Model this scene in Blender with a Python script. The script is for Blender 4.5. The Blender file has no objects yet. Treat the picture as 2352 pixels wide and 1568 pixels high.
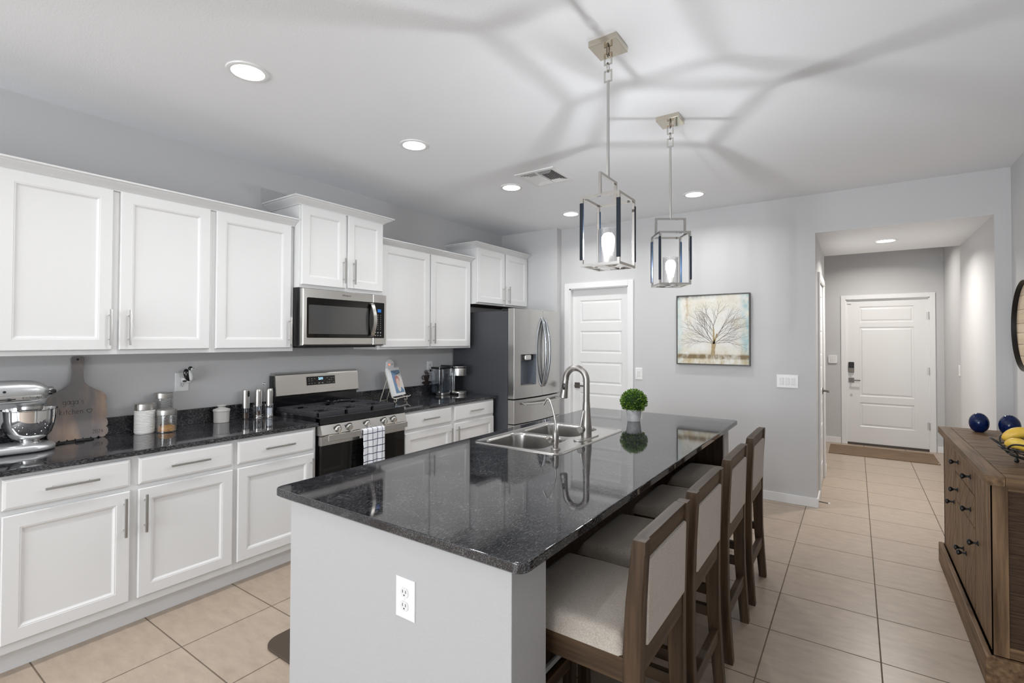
import bpy, bmesh, math, random
from mathutils import Vector, Matrix
from math import pi, sin, cos, radians

SC = bpy.context.scene
COL = SC.collection

# ------------------------------------------------------------------ camera
FPX, SHIFT, YAW, PITCH, ROLL = 1140.1, -21.463, 0.60512, 0.01514, 0.00299
cd = bpy.data.cameras.new('camera'); cam = bpy.data.objects.new('camera', cd); COL.objects.link(cam)
cd.sensor_fit = 'HORIZONTAL'; cd.sensor_width = 36.0; cd.lens = FPX * 36.0 / 2352.0
cd.shift_y = SHIFT / 2352.0
cd.clip_start = 0.05; cd.clip_end = 60
_fw = Vector((-sin(YAW) * cos(PITCH), cos(YAW) * cos(PITCH), sin(PITCH)))
_rt = Vector((cos(YAW), sin(YAW), 0)); _up = _rt.cross(_fw)
_r2 = _rt * cos(ROLL) + _up * sin(ROLL); _u2 = -_rt * sin(ROLL) + _up * cos(ROLL)
cam.matrix_world = Matrix(((_r2.x, _u2.x, -_fw.x, 0), (_r2.y, _u2.y, -_fw.y, 0), (_r2.z, _u2.z, -_fw.z, 1.474), (0, 0, 0, 1)))
SC.camera = cam

# ------------------------------------------------------------------ world, exposure, daylight fill
wd = bpy.data.worlds.new('world'); SC.world = wd; wd.use_nodes = True
wd.node_tree.nodes['Background'].inputs[0].default_value = (0.75, 0.87, 1.0, 1)
wd.node_tree.nodes['Background'].inputs[1].default_value = 1.0
SC.view_settings.view_transform = 'Standard'; SC.view_settings.look = 'None'
SC.view_settings.gamma = 1.0; SC.view_settings.use_curve_mapping = False
SC.view_settings.exposure = 0.02
PEND_W, DOWN_W, DAY_FILL_W, HALL_W = 1.85, 0.36, 1.55, 1.0

def area_light(name, loc, rot, size, size_y, watts, color=(1, 1, 1), disk=False, spread=pi):
    l = bpy.data.lights.new(name, 'AREA'); l.shape = 'DISK' if disk else 'RECTANGLE'
    l.size = size
    if not disk: l.size_y = size_y
    l.energy = watts; l.color = color; l.spread = spread
    o = bpy.data.objects.new(name, l); COL.objects.link(o); o.location = loc; o.rotation_euler = rot
    return o
# daylight fill added at the unseen rear window, tilted up to brighten the ceiling
area_light('window_daylight_fill', (-1.3, -4.55, 1.30), (radians(108), 0, 0), 3.3, 2.1, 130 * DAY_FILL_W, (0.93, 0.97, 1.0))

CEIL, FLOOR, XW, YB, XR = 2.777, 0.0, -3.655, 5.155, 0.963
# ------------------------------------------------------------------ helpers
ORG = {}
def tag(o, label=None, cat=None, group=None, kind=None):
    if label: o['label'] = label
    if cat: o['category'] = cat
    if group: o['group'] = group
    if kind: o['kind'] = kind
    return o
def thing(name, label, cat, loc=(0, 0, 0), group=None):
    o = bpy.data.objects.new(name, None); COL.objects.link(o)
    o.location = loc; o.empty_display_size = 0.1; ORG[o.name] = Vector(loc)
    return tag(o, label, cat, group)
def copy_tree(o, parent=None):
    c = o.copy(); COL.objects.link(c)
    if parent: c.parent = parent
    ORG[c.name] = ORG.get(o.name, Vector())
    for ch in list(o.children): copy_tree(ch, c)
    return c

class MB:
    def __init__(s): s.bm = bmesh.new()
    def _merge(s, b, M=None):
        if M is not None: b.transform(M)
        me = bpy.data.meshes.new('tmp'); b.to_mesh(me); b.free()
        s.bm.from_mesh(me); bpy.data.meshes.remove(me); return s
    def box(s, x0, x1, y0, y1, z0, z1, bev=0, seg=2, M=None):
        b = bmesh.new(); bmesh.ops.create_cube(b, size=1)
        b.transform(Matrix.Translation(((x0 + x1) / 2, (y0 + y1) / 2, (z0 + z1) / 2)) @ Matrix.Diagonal((x1 - x0, y1 - y0, z1 - z0, 1)))
        if bev: bmesh.ops.bevel(b, geom=b.edges[:], offset=bev, segments=seg, profile=0.5, affect='EDGES')
        return s._merge(b, M)
    def lathe(s, prof, c=(0, 0, 0), n=24, axis='z', M=None, cap=True):
        b = bmesh.new(); rings = []
        for r, z in prof:
            if r < 1e-6: rings.append([b.verts.new((0, 0, z))])
            else: rings.append([b.verts.new((r * cos(2 * pi * i / n), r * sin(2 * pi * i / n), z)) for i in range(n)])
        for a, d in zip(rings, rings[1:]):
            for i in range(n):
                j = (i + 1) % n
                if len(a) == 1 and len(d) == 1: continue
                if len(a) == 1: b.faces.new((a[0], d[j], d[i]))
                elif len(d) == 1: b.faces.new((a[i], a[j], d[0]))
                else: b.faces.new((a[i], a[j], d[j], d[i]))
        if cap:
            for rg, rev in ((rings[0], True), (rings[-1], False)):
                if len(rg) > 2: b.faces.new(rg[::-1] if rev else rg)
        R = Matrix.Identity(4)
        if axis == 'x': R = Matrix(((0, 0, 1, 0), (1, 0, 0, 0), (0, 1, 0, 0), (0, 0, 0, 1)))
        if axis == 'y': R = Matrix(((0, 1, 0, 0), (0, 0, 1, 0), (1, 0, 0, 0), (0, 0, 0, 1)))
        b.transform(Matrix.Translation(c) @ R)
        return s._merge(b, M)
    def cyl(s, c, r, h, axis='z', n=24, r2=None, bev=0):
        r2 = r if r2 is None else r2
        if bev: return s.lathe([(r - bev, 0), (r, bev), (r2, h - bev), (r2 - bev, h)], c, n, axis)
        return s.lathe([(r, 0), (r2, h)], c, n, axis)
    def tube(s, pts, r, n=8, closed=False, square=False, cap=True):
        pts = [Vector(p) for p in pts]; m = len(pts)
        rr = r if isinstance(r, (list, tuple)) else [r] * m
        b = s.bm; rings = []; prev = None
        for i, p in enumerate(pts):
            if closed: t = pts[(i + 1) % m] - pts[i - 1]
            else: t = pts[min(i + 1, m - 1)] - pts[max(i - 1, 0)]
            t.normalize()
            if prev is None:
                a = Vector((0, 0, 1)) if abs(t.z) < 0.9 else Vector((1, 0, 0))
                nx = t.cross(a).normalized()
            else:
                nx = (prev - t * prev.dot(t)).normalized()
            prev = nx; ny = t.cross(nx)
            k = 4 if square else n; off = pi / 4 if square else 0
            rings.append([b.verts.new(p + (nx * cos(2 * pi * j / k + off) + ny * sin(2 * pi * j / k + off)) * rr[i]) for j in range(k)])
        k = len(rings[0])
        for i in range(m if closed else m - 1):
            A, B = rings[i], rings[(i + 1) % m]
            for j in range(k): b.faces.new((A[j], A[(j + 1) % k], B[(j + 1) % k], B[j]))
        if cap and not closed:
            b.faces.new(rings[0][::-1]); b.faces.new(rings[-1])
        return s
    def prism(s, poly, mapf, d0, d1, bev=0):
        b = bmesh.new()
        A = [b.verts.new(mapf(u, v, d0)) for u, v in poly]; B = [b.verts.new(mapf(u, v, d1)) for u, v in poly]
        n = len(poly); b.faces.new(A[::-1]); b.faces.new(B)
        for i in range(n): b.faces.new((A[i], A[(i + 1) % n], B[(i + 1) % n], B[i]))
        bmesh.ops.recalc_face_normals(b, faces=b.faces[:])
        if bev: bmesh.ops.bevel(b, geom=b.edges[:], offset=bev, segments=2, profile=0.5, affect='EDGES')
        return s._merge(b)
    def loops(s, u0, u1, v0, v1, lp, mapf, fill=True, back=True):
        """concentric rectangles: lp = [(inset, depth)...]"""
        b = s.bm; rings = []
        for i, d in lp:
            rings.append([b.verts.new(mapf(u, v, d)) for u, v in ((u0 + i, v0 + i), (u1 - i, v0 + i), (u1 - i, v1 - i), (u0 + i, v1 - i))])
        for A, B in zip(rings, rings[1:]):
            for j in range(4): b.faces.new((A[j], A[(j + 1) % 4], B[(j + 1) % 4], B[j]))
        if fill: b.faces.new(rings[-1])
        if back: b.faces.new(rings[0][::-1])
        return s
    def grid_panels(s, us, vs, holes, lp, mapf, d):
        """flat face at depth d cut in cells; cells listed in holes get concentric panel loops lp"""
        for i in range(len(us) - 1):
            for j in range(len(vs) - 1):
                if (i, j) in holes: s.loops(us[i], us[i + 1], vs[j], vs[j + 1], lp, mapf, True, False)
                else: s.bm.faces.new([s.bm.verts.new(mapf(u, v, d)) for u, v in ((us[i], vs[j]), (us[i + 1], vs[j]), (us[i + 1], vs[j + 1]), (us[i], vs[j + 1]))])
        return s
    def superq(s, c, a, b_, h, e1=0.3, e2=0.3, nu=32, nv=16, M=None, zmin=-1):
        b = bmesh.new(); f = lambda w, m: math.copysign(abs(w) ** m, w); rings = []
        for i in range(nv + 1):
            ph = -pi / 2 + pi * i / nv; rings.append([])
            for j in range(nu):
                th = 2 * pi * j / nu
                rings[-1].append(b.verts.new((c[0] + a * f(cos(ph), e1) * f(cos(th), e2), c[1] + b_ * f(cos(ph), e1) * f(sin(th), e2), c[2] + h * max(zmin, f(sin(ph), e1)))))
        for A, B in zip(rings, rings[1:]):
            for j in range(nu): b.faces.new((A[j], A[(j + 1) % nu], B[(j + 1) % nu], B[j]))
        bmesh.ops.remove_doubles(b, verts=b.verts[:], dist=1e-5)
        return s._merge(b, M)
    def text(s, body, M, size, align='CENTER', extrude=0.0004, shear=0):
        cu = bpy.data.curves.new('t', 'FONT'); cu.body = body; cu.size = size; cu.extrude = extrude; cu.shear = shear
        cu.align_x = align; cu.align_y = 'CENTER'; cu.resolution_u = 2
        o = bpy.data.objects.new('t', cu); COL.objects.link(o)
        me = bpy.data.meshes.new_from_object(o.evaluated_get(bpy.context.evaluated_depsgraph_get()))
        bpy.data.objects.remove(o); bpy.data.curves.remove(cu)
        me.transform(M); s.bm.from_mesh(me); bpy.data.meshes.remove(me); return s
    def build(s, name, mat, parent=None, base=None, smooth=True, ang=35, label=None, weld=False, local=False):
        if weld: bmesh.ops.remove_doubles(s.bm, verts=s.bm.verts[:], dist=1e-5)
        bmesh.ops.recalc_face_normals(s.bm, faces=s.bm.faces[:])
        org = Vector((0, 0, 0))
        if parent is not None: org = Vector((0, 0, 0)) if local else ORG[parent.name]
        elif base is not None: org = Vector(base)
        s.bm.transform(Matrix.Translation(-org))
        me = bpy.data.meshes.new(name); s.bm.to_mesh(me); s.bm.free()
        if smooth:
            me.polygons.foreach_set('use_smooth', [True] * len(me.polygons)); me.set_sharp_from_angle(angle=radians(ang))
        o = bpy.data.objects.new(name, me); COL.objects.link(o)
        me.materials.append(mat)
        if smooth and len(me.polygons) > 5:
            wn = o.modifiers.new('weighted_normals', 'WEIGHTED_NORMAL'); wn.keep_sharp = True; wn.weight = 100
        ORG[o.name] = org
        if parent is not None: o.parent = parent
        else: o.location = org
        if label: o['label'] = label
        return o

FX = lambda x0: (lambda u, v, d: (x0 + d, u, v))          # faces +x : u = y, v = z
FXN = lambda x0: (lambda u, v, d: (x0 - d, u, v))         # faces -x
FY = lambda y0: (lambda u, v, d: (u, y0 - d, v))          # faces -y : u = x, v = z
FZ = lambda z0: (lambda u, v, d: (u, v, z0 + d))          # faces +z
FZN = lambda z0: (lambda u, v, d: (u, v, z0 - d))
MX = lambda x, y, z: Matrix(((0, 0, 1, x), (1, 0, 0, y), (0, 1, 0, z), (0, 0, 0, 1)))     # text facing +x
MY = lambda x, y, z: Matrix(((1, 0, 0, x), (0, 0, -1, y), (0, 1, 0, z), (0, 0, 0, 1)))    # text facing -y
def circ(cu, cv, ru, rv=None, n=20, a0=0, a1=2 * pi):
    rv = ru if rv is None else rv
    full = abs(a1 - a0 - 2 * pi) < 1e-6
    k = n if full else n + 1
    return [(cu + ru * cos(a0 + (a1 - a0) * i / n), cv + rv * sin(a0 + (a1 - a0) * i / n)) for i in range(k)]
def rrect(u0, u1, v0, v1, r, n=5):
    p = []
    for cx, cy, a in ((u1 - r, v0 + r, -pi / 2), (u1 - r, v1 - r, 0), (u0 + r, v1 - r, pi / 2), (u0 + r, v0 + r, pi)):
        p += [(cx + r * cos(a + pi / 2 * i / n), cy + r * sin(a + pi / 2 * i / n)) for i in range(n + 1)]
    return p
def clip(poly, u0, u1, v0, v1):
    def cut(P, f, inter):
        out = []
        for i in range(len(P)):
            a, b = P[i - 1], P[i]
            if f(b):
                if not f(a): out.append(inter(a, b))
                out.append(b)
            elif f(a): out.append(inter(a, b))
        return out
    def iu(c): return lambda a, b: (c, a[1] + (b[1] - a[1]) * (c - a[0]) / (b[0] - a[0]))
    def iv(c): return lambda a, b: (a[0] + (b[0] - a[0]) * (c - a[1]) / (b[1] - a[1]), c)
    for f, it in ((lambda p: p[0] >= u0, iu(u0)), (lambda p: p[0] <= u1, iu(u1)), (lambda p: p[1] >= v0, iv(v0)), (lambda p: p[1] <= v1, iv(v1))):
        if poly: poly = cut(poly, f, it)
    return poly
def bez(p0, p1, p2, p3, n=10):
    return [tuple(((1 - t) ** 3) * a + 3 * ((1 - t) ** 2) * t * b + 3 * (1 - t) * t * t * c + t ** 3 * d for a, b, c, d in zip(p0, p1, p2, p3)) for t in [i / n for i in range(n + 1)]]

# ------------------------------------------------------------------ materials
def mat(name, color, rough=0.5, metal=0.0, spec=0.5, color2=None, nscale=(8, 8, 8), detail=4, lo=0.35, hi=0.65, bump=0, bscale=None, emit=None, estr=0, coat=0, nrot=(0, 0, 0), aniso=0, ior=None, rough2=None, sheen=0):
    m = bpy.data.materials.new(name); m.use_nodes = True; nt = m.node_tree; N = nt.nodes; L = nt.links
    P = N['Principled BSDF']
    P.inputs['Base Color'].default_value = (*color, 1); P.inputs['Roughness'].default_value = rough
    P.inputs['Metallic'].default_value = metal; P.inputs['Specular IOR Level'].default_value = spec
    P.inputs['Coat Weight'].default_value = coat; P.inputs['Coat Roughness'].default_value = 0.05
    if sheen: P.inputs['Sheen Weight'].default_value = sheen
    if ior: P.inputs['IOR'].default_value = ior
    if emit: P.inputs['Emission Color'].default_value = (*emit, 1); P.inputs['Emission Strength'].default_value = estr
    if color2 or bump or rough2 is not None:
        tc = N.new('ShaderNodeTexCoord')
        def noise(sc, det, rot):
            mp = N.new('ShaderNodeMapping'); mp.inputs['Scale'].default_value = sc; mp.inputs['Rotation'].default_value = rot
            L.new(tc.outputs['Object'], mp.inputs['Vector'])
            nz = N.new('ShaderNodeTexNoise'); nz.inputs['Scale'].default_value = 1; nz.inputs['Detail'].default_value = det
            L.new(mp.outputs[0], nz.inputs['Vector']); return nz
        nz = noise(nscale, detail, nrot)
        if color2:
            cr = N.new('ShaderNodeValToRGB'); cr.color_ramp.elements[0].position = lo; cr.color_ramp.elements[1].position = hi
            cr.color_ramp.elements[0].color = (*color, 1); cr.color_ramp.elements[1].color = (*color2, 1)
            L.new(nz.outputs['Fac'], cr.inputs['Fac']); L.new(cr.outputs[0], P.inputs['Base Color'])
        if rough2 is not None:
            mr = N.new('ShaderNodeMapRange'); mr.inputs['From Min'].default_value = lo; mr.inputs['From Max'].default_value = hi
            mr.inputs['To Min'].default_value = rough; mr.inputs['To Max'].default_value = rough2
            L.new(nz.outputs['Fac'], mr.inputs['Value']); L.new(mr.outputs[0], P.inputs['Roughness'])
        if bump:
            nb = noise(bscale, 3, nrot) if bscale else nz
            bp = N.new('ShaderNodeBump'); bp.inputs['Strength'].default_value = bump; bp.inputs['Distance'].default_value = 0.002
            L.new(nb.outputs['Fac'], bp.inputs['Height']); L.new(bp.outputs[0], P.inputs['Normal'])
    return m
def glassmat(name, tint=(1, 1, 1), refl=0.10, rough=0.02):
    m = bpy.data.materials.new(name); m.use_nodes = True; nt = m.node_tree; N = nt.nodes; L = nt.links
    N.remove(N['Principled BSDF']); out = N['Material Output']
    t = N.new('ShaderNodeBsdfTransparent'); t.inputs[0].default_value = (*tint, 1)
    g = N.new('ShaderNodeBsdfGlossy'); g.inputs['Roughness'].default_value = rough
    lw = N.new('ShaderNodeLayerWeight'); lw.inputs['Blend'].default_value = 0.35
    mr = N.new('ShaderNodeMapRange'); mr.inputs['To Min'].default_value = refl * 0.5; mr.inputs['To Max'].default_value = min(1, refl * 5)
    L.new(lw.outputs['Facing'], mr.inputs['Value'])
    mx = N.new('ShaderNodeMixShader'); L.new(mr.outputs[0], mx.inputs[0]); L.new(t.outputs[0], mx.inputs[1]); L.new(g.outputs[0], mx.inputs[2])
    L.new(mx.outputs[0], out.inputs['Surface']); return m
def emitmat(name, color, strength):
    m = bpy.data.materials.new(name); m.use_nodes = True; nt = m.node_tree; N = nt.nodes
    N.remove(N['Principled BSDF']); e = N.new('ShaderNodeEmission'); e.inputs[0].default_value = (*color, 1); e.inputs[1].default_value = strength
    nt.links.new(e.outputs[0], N['Material Output'].inputs['Surface']); return m

M = {}
M['wall'] = mat('wall_paint', (0.575, 0.575, 0.58), 0.6, spec=0.3, bump=0.35, bscale=(160, 160, 160))
M['ceil'] = mat('ceiling_paint', (0.86, 0.875, 0.90), 0.8, spec=0.2, bump=0.3, bscale=(120, 120, 120))
M['island'] = mat('island_paint', (0.43, 0.43, 0.435), 0.55, spec=0.3, bump=0.4, bscale=(130, 130, 130))
M['trim'] = mat('trim_paint', (0.80, 0.80, 0.80), 0.35)
M['door'] = mat('door_paint', (0.78, 0.78, 0.775), 0.35)
M['cab'] = mat('cabinet_paint', (0.73, 0.73, 0.73), 0.38)
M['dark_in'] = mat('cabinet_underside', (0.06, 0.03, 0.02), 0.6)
M['nickel'] = mat('brushed_nickel', (0.55, 0.54, 0.52), 0.32, 1.0)
M['nickel_d'] = mat('satin_nickel', (0.36, 0.34, 0.32), 0.35, 1.0)
M['steel'] = mat('stainless_steel', (0.60, 0.585, 0.56), 0.28, 1.0, bump=0.05, bscale=(3, 3, 500))
M['steel_fr'] = mat('fridge_steel', (0.50, 0.49, 0.475), 0.22, 1.0, bump=0.04, bscale=(3, 3, 500))
M['steel_sink'] = mat('sink_steel', (0.50, 0.49, 0.475), 0.22, 1.0, bump=0.04, bscale=(400, 6, 6))
M['chrome'] = mat('polished_chrome', (0.80, 0.80, 0.80), 0.05, 1.0)
M['polnick'] = mat('polished_nickel', (0.56, 0.54, 0.51), 0.06, 1.0)
M['mixer'] = mat('silver_enamel', (0.60, 0.61, 0.62), 0.34, 0.8, coat=0.25)
M['black'] = mat('black_enamel', (0.008, 0.008, 0.010), 0.12, coat=0.3)
M['blackm'] = mat('black_matte', (0.012, 0.012, 0.014), 0.5)
M['castiron'] = mat('cast_iron', (0.040, 0.040, 0.046), 0.5)
M['dglass'] = mat('dark_glass', (0.005, 0.0045, 0.004), 0.05, spec=0.35)
M['mglass'] = mat('microwave_window', (0.055, 0.055, 0.055), 0.08, spec=0.7)
M['fridge_side'] = mat('fridge_side_grey', (0.055, 0.058, 0.066), 0.45, bump=0.3, bscale=(300, 300, 300))
M['plate'] = mat('white_plastic', (0.80, 0.80, 0.80), 0.3)
M['plate2'] = mat('white_plastic_insert', (0.70, 0.70, 0.70), 0.3)
M['slot'] = mat('dark_slot', (0.03, 0.03, 0.03), 0.6)
M['glass'] = glassmat('clear_glass', refl=.16)
M['acrylic'] = glassmat('clear_acrylic', (0.93, 0.96, 1.0), 0.16)
M['navy'] = mat('navy_leather', (0.004, 0.010, 0.021), 0.42, spec=0.35)
M['filament'] = emitmat('lit_filament', (0.96, 0.98, 1.0), 2300 * PEND_W)
def bulbmat():
    m = bpy.data.materials.new('glowing_bulb_glass'); m.use_nodes = True; nt = m.node_tree; N = nt.nodes; L = nt.links
    N.remove(N['Principled BSDF']); a = N.new('ShaderNodeBsdfTransparent'); e = N.new('ShaderNodeEmission'); e.inputs[0].default_value = (0.97, 0.985, 1, 1); e.inputs[1].default_value = 14 * PEND_W
    x = N.new('ShaderNodeMixShader'); x.inputs[0].default_value = 0.3; L.new(a.outputs[0], x.inputs[1]); L.new(e.outputs[0], x.inputs[2]); L.new(x.outputs[0], N['Material Output'].inputs['Surface']); return m
M['bulb'] = bulbmat()
M['lens'] = emitmat('lit_lens', (1.0, 0.985, 0.965), 9.0)
M['ceramic'] = mat('grey_ceramic', (0.50, 0.485, 0.47), 0.3)
M['ribbed'] = mat('white_ceramic', (0.75, 0.74, 0.72), 0.22)
M['fabric'] = mat('linen_fabric', (0.53, 0.475, 0.41), 0.9, spec=0.1, color2=(0.41, 0.36, 0.31), nscale=(240, 240, 240), bump=0.8, bscale=(420, 420, 420), sheen=0.2)
def wood(nm, c1, c2, axis, rough=0.45, s=1.0, rot=(0, 0, 0)):
    sc = {'x': (3 * s, 45 * s, 45 * s), 'y': (45 * s, 3 * s, 45 * s), 'z': (45 * s, 45 * s, 3 * s)}[axis]
    return mat(nm, c1, rough, spec=0.22, color2=c2, nscale=sc, detail=6, lo=0.3, hi=0.7, bump=0.25, nrot=rot)
SW1, SW2 = (0.030, 0.0175, 0.0095), (0.098, 0.060, 0.034)
for a in 'xyz': M['stool_' + a] = wood('walnut_stain_' + a, SW1, SW2, a)
OB1, OB2 = (0.070, 0.038, 0.018), (0.235, 0.145, 0.078)
for a in 'xyz': M['side_' + a] = wood('rustic_oak_' + a, OB1, OB2, a, 0.5)
M['side_da'] = wood('rustic_oak_diagonal_rising', OB1, OB2, 'z', 0.5, rot=(radians(-35), 0, 0))
M['side_db'] = wood('rustic_oak_diagonal_falling', OB1, OB2, 'z', 0.5, rot=(radians(35), 0, 0))
M['side_dk'] = mat('dark_sawn_oak', (0.022, 0.013, 0.008), 0.7, spec=0.2, color2=(0.085, 0.050, 0.029), nscale=(7, 7, 150), detail=6, lo=0.3, hi=0.7, bump=0.4)
M['gap'] = mat('dark_wood_gap', (0.015, 0.010, 0.007), 0.8)
M['iron'] = mat('black_iron', (0.012, 0.012, 0.013), 0.35, 0.3)
M['blueglass'] = mat('cobalt_glaze', (0.001, 0.006, 0.040), 0.05, spec=0.35, color2=(0.002, 0.014, 0.075), nscale=(30, 30, 30))
M['mat'] = mat('brown_woven_mat', (0.15, 0.10, 0.066), 0.95, spec=0.1, color2=(0.27, 0.195, 0.135), nscale=(6, 160, 20), bump=0.5)
M['rubber'] = mat('brown_foam_mat', (0.085, 0.065, 0.05), 0.75, spec=0.2, bump=0.3, bscale=(150, 150, 150))
M['cream'] = mat('cream_wire', (0.68, 0.64, 0.57), 0.4)
M['paper'] = mat('book_pages', (0.72, 0.70, 0.66), 0.7)
M['board'] = mat('olive_wood_board', (0.21, 0.190, 0.19), 0.55, color2=(0.50, 0.35, 0.25), nscale=(4, 8, 2.2), detail=7, lo=0.48, hi=0.74, bump=0.1)
M['barrel'] = mat('pale_barrel_wood', (0.58, 0.45, 0.31), 0.6, color2=(0.72, 0.60, 0.45), nscale=(30, 2.5, 30), detail=5, lo=0.3, hi=0.7)
M['burn'] = mat('burnt_lettering', (0.05, 0.03, 0.02), 0.7)
M['leaf'] = mat('boxwood_leaf', (0.010, 0.055, 0.004), 0.45, color2=(0.22, 0.40, 0.03), nscale=(110, 110, 110), lo=0.35, hi=0.68)
M['leafcore'] = mat('boxwood_core', (0.012, 0.035, 0.006), 0.9)
M['pot'] = mat('concrete_pot', (0.42, 0.42, 0.43), 0.7, color2=(0.60, 0.60, 0.61), nscale=(25, 25, 25), bump=0.2)
M['yellow'] = mat('yellow_peel', (0.62, 0.36, 0.03), 0.4, color2=(0.72, 0.50, 0.08), nscale=(14, 14, 14))
M['stemgreen'] = mat('dark_stem', (0.05, 0.05, 0.015), 0.6)
M['bronze'] = mat('dark_bronze', (0.10, 0.085, 0.075), 0.4, 0.9)
M['lockmetal'] = mat('aged_nickel', (0.17, 0.15, 0.135), 0.38, 1.0)
M['cord'] = mat('black_cord', (0.01, 0.01, 0.011), 0.5)
M['white_paint'] = mat('white_enamel', (0.80, 0.80, 0.80), 0.25)
M['blue_led'] = emitmat('blue_display_digits', (0.25, 0.55, 1.0), 5.0)
M['blue_lcd'] = emitmat('blue_lcd_screen', (0.06, 0.26, 0.8), 0.7)
M['red_led'] = emitmat('red_lit_dot', (1.0, 0.10, 0.04), 3.0)
M['print'] = mat('pale_printing', (0.45, 0.45, 0.45), 0.5)
M['nuts'] = mat('golden_nuts', (0.45, 0.16, 0.02), 0.5, color2=(0.70, 0.40, 0.08), nscale=(80, 80, 80))
M['pepper'] = mat('peppercorns', (0.03, 0.015, 0.01), 0.6, color2=(0.12, 0.05, 0.02), nscale=(150, 150, 150))
M['salt'] = mat('white_salt', (0.75, 0.75, 0.75), 0.7)
M['cover_blue'] = mat('cover_blue', (0.20, 0.30, 0.47), 0.3, coat=0.3)
M['cover_dblue'] = mat('cover_dark_blue', (0.16, 0.27, 0.40), 0.3, coat=0.3)
M['cover_skin'] = mat('cover_peach', (0.74, 0.56, 0.48), 0.3, coat=0.3)
M['cover_red'] = mat('cover_red', (0.50, 0.22, 0.20), 0.3, coat=0.3)
M['cover_pale'] = mat('cover_pale', (0.75, 0.71, 0.66), 0.3, coat=0.3)
M['brown_metal'] = mat('brown_cut_metal', (0.05, 0.032, 0.026), 0.5)
M['water'] = glassmat('tank_water', (0.55, 0.68, 0.78), 0.12)

# granite: black ground with elongated grey flecks
def granite():
    m = bpy.data.materials.new('black_granite'); m.use_nodes = True; nt = m.node_tree; N = nt.nodes; L = nt.links
    P = N['Principled BSDF']; P.inputs['Roughness'].default_value = 0.045; P.inputs['IOR'].default_value = 1.62
    tc = N.new('ShaderNodeTexCoord')
    def nz(sc, rot, det):
        mp = N.new('ShaderNodeMapping'); mp.inputs['Scale'].default_value = sc; mp.inputs['Rotation'].default_value = (0, 0, rot)
        L.new(tc.outputs['Object'], mp.inputs[0]); n = N.new('ShaderNodeTexNoise'); n.inputs['Scale'].default_value = 1; n.inputs['Detail'].default_value = det
        n.inputs['Roughness'].default_value = 0.65; L.new(mp.outputs[0], n.inputs[0]); return n
    a = nz((420, 85, 300), radians(-14), 4); b = nz((6, 9, 9), 0, 3)
    cr = N.new('ShaderNodeValToRGB'); e = cr.color_ramp.elements
    e[0].position = 0.40; e[0].color = (0.004, 0.004, 0.005, 1); e[1].position = 0.74; e[1].color = (0.165, 0.165, 0.17, 1)
    k = e.new(0.55); k.color = (0.022, 0.022, 0.026, 1)
    ad = N.new('ShaderNodeMath'); ad.operation = 'MULTIPLY_ADD'; ad.inputs[1].default_value = 0.25
    L.new(b.outputs['Fac'], ad.inputs[0]); L.new(a.outputs['Fac'], ad.inputs[2])
    sb = N.new('ShaderNodeMath'); sb.operation = 'SUBTRACT'; sb.inputs[1].default_value = 0.09
    L.new(ad.outputs[0], sb.inputs[0]); L.new(sb.outputs[0], cr.inputs[0]); L.new(cr.outputs[0], P.inputs['Base Color'])
    return m
M['granite'] = granite()

def tile_floor():
    m = bpy.data.materials.new('floor_tile'); m.use_nodes = True; nt = m.node_tree; N = nt.nodes; L = nt.links
    P = N['Principled BSDF']
    tc = N.new('ShaderNodeTexCoord'); mp = N.new('ShaderNodeMapping'); mp.inputs['Location'].default_value = (-0.088 + 0.458 * 20 + 0.0, -2.854 + 0.4447 * 20, 0)
    L.new(tc.outputs['Object'], mp.inputs[0])
    br = N.new('ShaderNodeTexBrick'); br.offset = 0; br.squash = 1
    for k, v in (('Scale', 1), ('Mortar Size', 0.0032), ('Mortar Smooth', 0.1), ('Bias', 0), ('Brick Width', 0.458), ('Row Height', 0.4447)): br.inputs[k].default_value = v
    br.inputs['Color1'].default_value = (0.425, 0.342, 0.270, 1); br.inputs['Color2'].default_value = (0.445, 0.360, 0.285, 1); br.inputs['Mortar'].default_value = (0.15, 0.115, 0.085, 1)
    L.new(mp.outputs[0], br.inputs[0])
    nz = N.new('ShaderNodeTexNoise'); nz.inputs['Scale'].default_value = 1; nz.inputs['Detail'].default_value = 8; nz.inputs['Roughness'].default_value = 0.65
    mp2 = N.new('ShaderNodeMapping'); mp2.inputs['Scale'].default_value = (9, 22, 9); L.new(tc.outputs['Object'], mp2.inputs[0]); L.new(mp2.outputs[0], nz.inputs[0])
    cr = N.new('ShaderNodeValToRGB'); cr.color_ramp.elements[0].position = 0.3; cr.color_ramp.elements[1].position = 0.75
    cr.color_ramp.elements[0].color = (0.84, 0.83, 0.82, 1); cr.color_ramp.elements[1].color = (1.12, 1.12, 1.12, 1); L.new(nz.outputs['Fac'], cr.inputs[0])
    mx = N.new('ShaderNodeMix'); mx.data_type = 'RGBA'; mx.blend_type = 'MULTIPLY'; mx.inputs[0].default_value = 1
    L.new(br.outputs['Color'], mx.inputs[6]); L.new(cr.outputs[0], mx.inputs[7]); L.new(mx.outputs[2], P.inputs['Base Color'])
    mr = N.new('ShaderNodeMapRange'); mr.inputs['To Min'].default_value = 0.30; mr.inputs['To Max'].default_value = 0.8; L.new(br.outputs['Fac'], mr.inputs[0]); L.new(mr.outputs[0], P.inputs['Roughness'])
    bp = N.new('ShaderNodeBump'); bp.invert = True; bp.inputs['Strength'].default_value = 0.5; bp.inputs['Distance'].default_value = 0.003
    L.new(br.outputs['Fac'], bp.inputs['Height']); L.new(bp.outputs[0], P.inputs['Normal'])
    return m
M['tile'] = tile_floor()

def struct(name, mb, m, parent=None, smooth=False):
    o = mb.build(name, m, parent, smooth=smooth)
    if parent is None: o['kind'] = 'structure'
    return o

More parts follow.
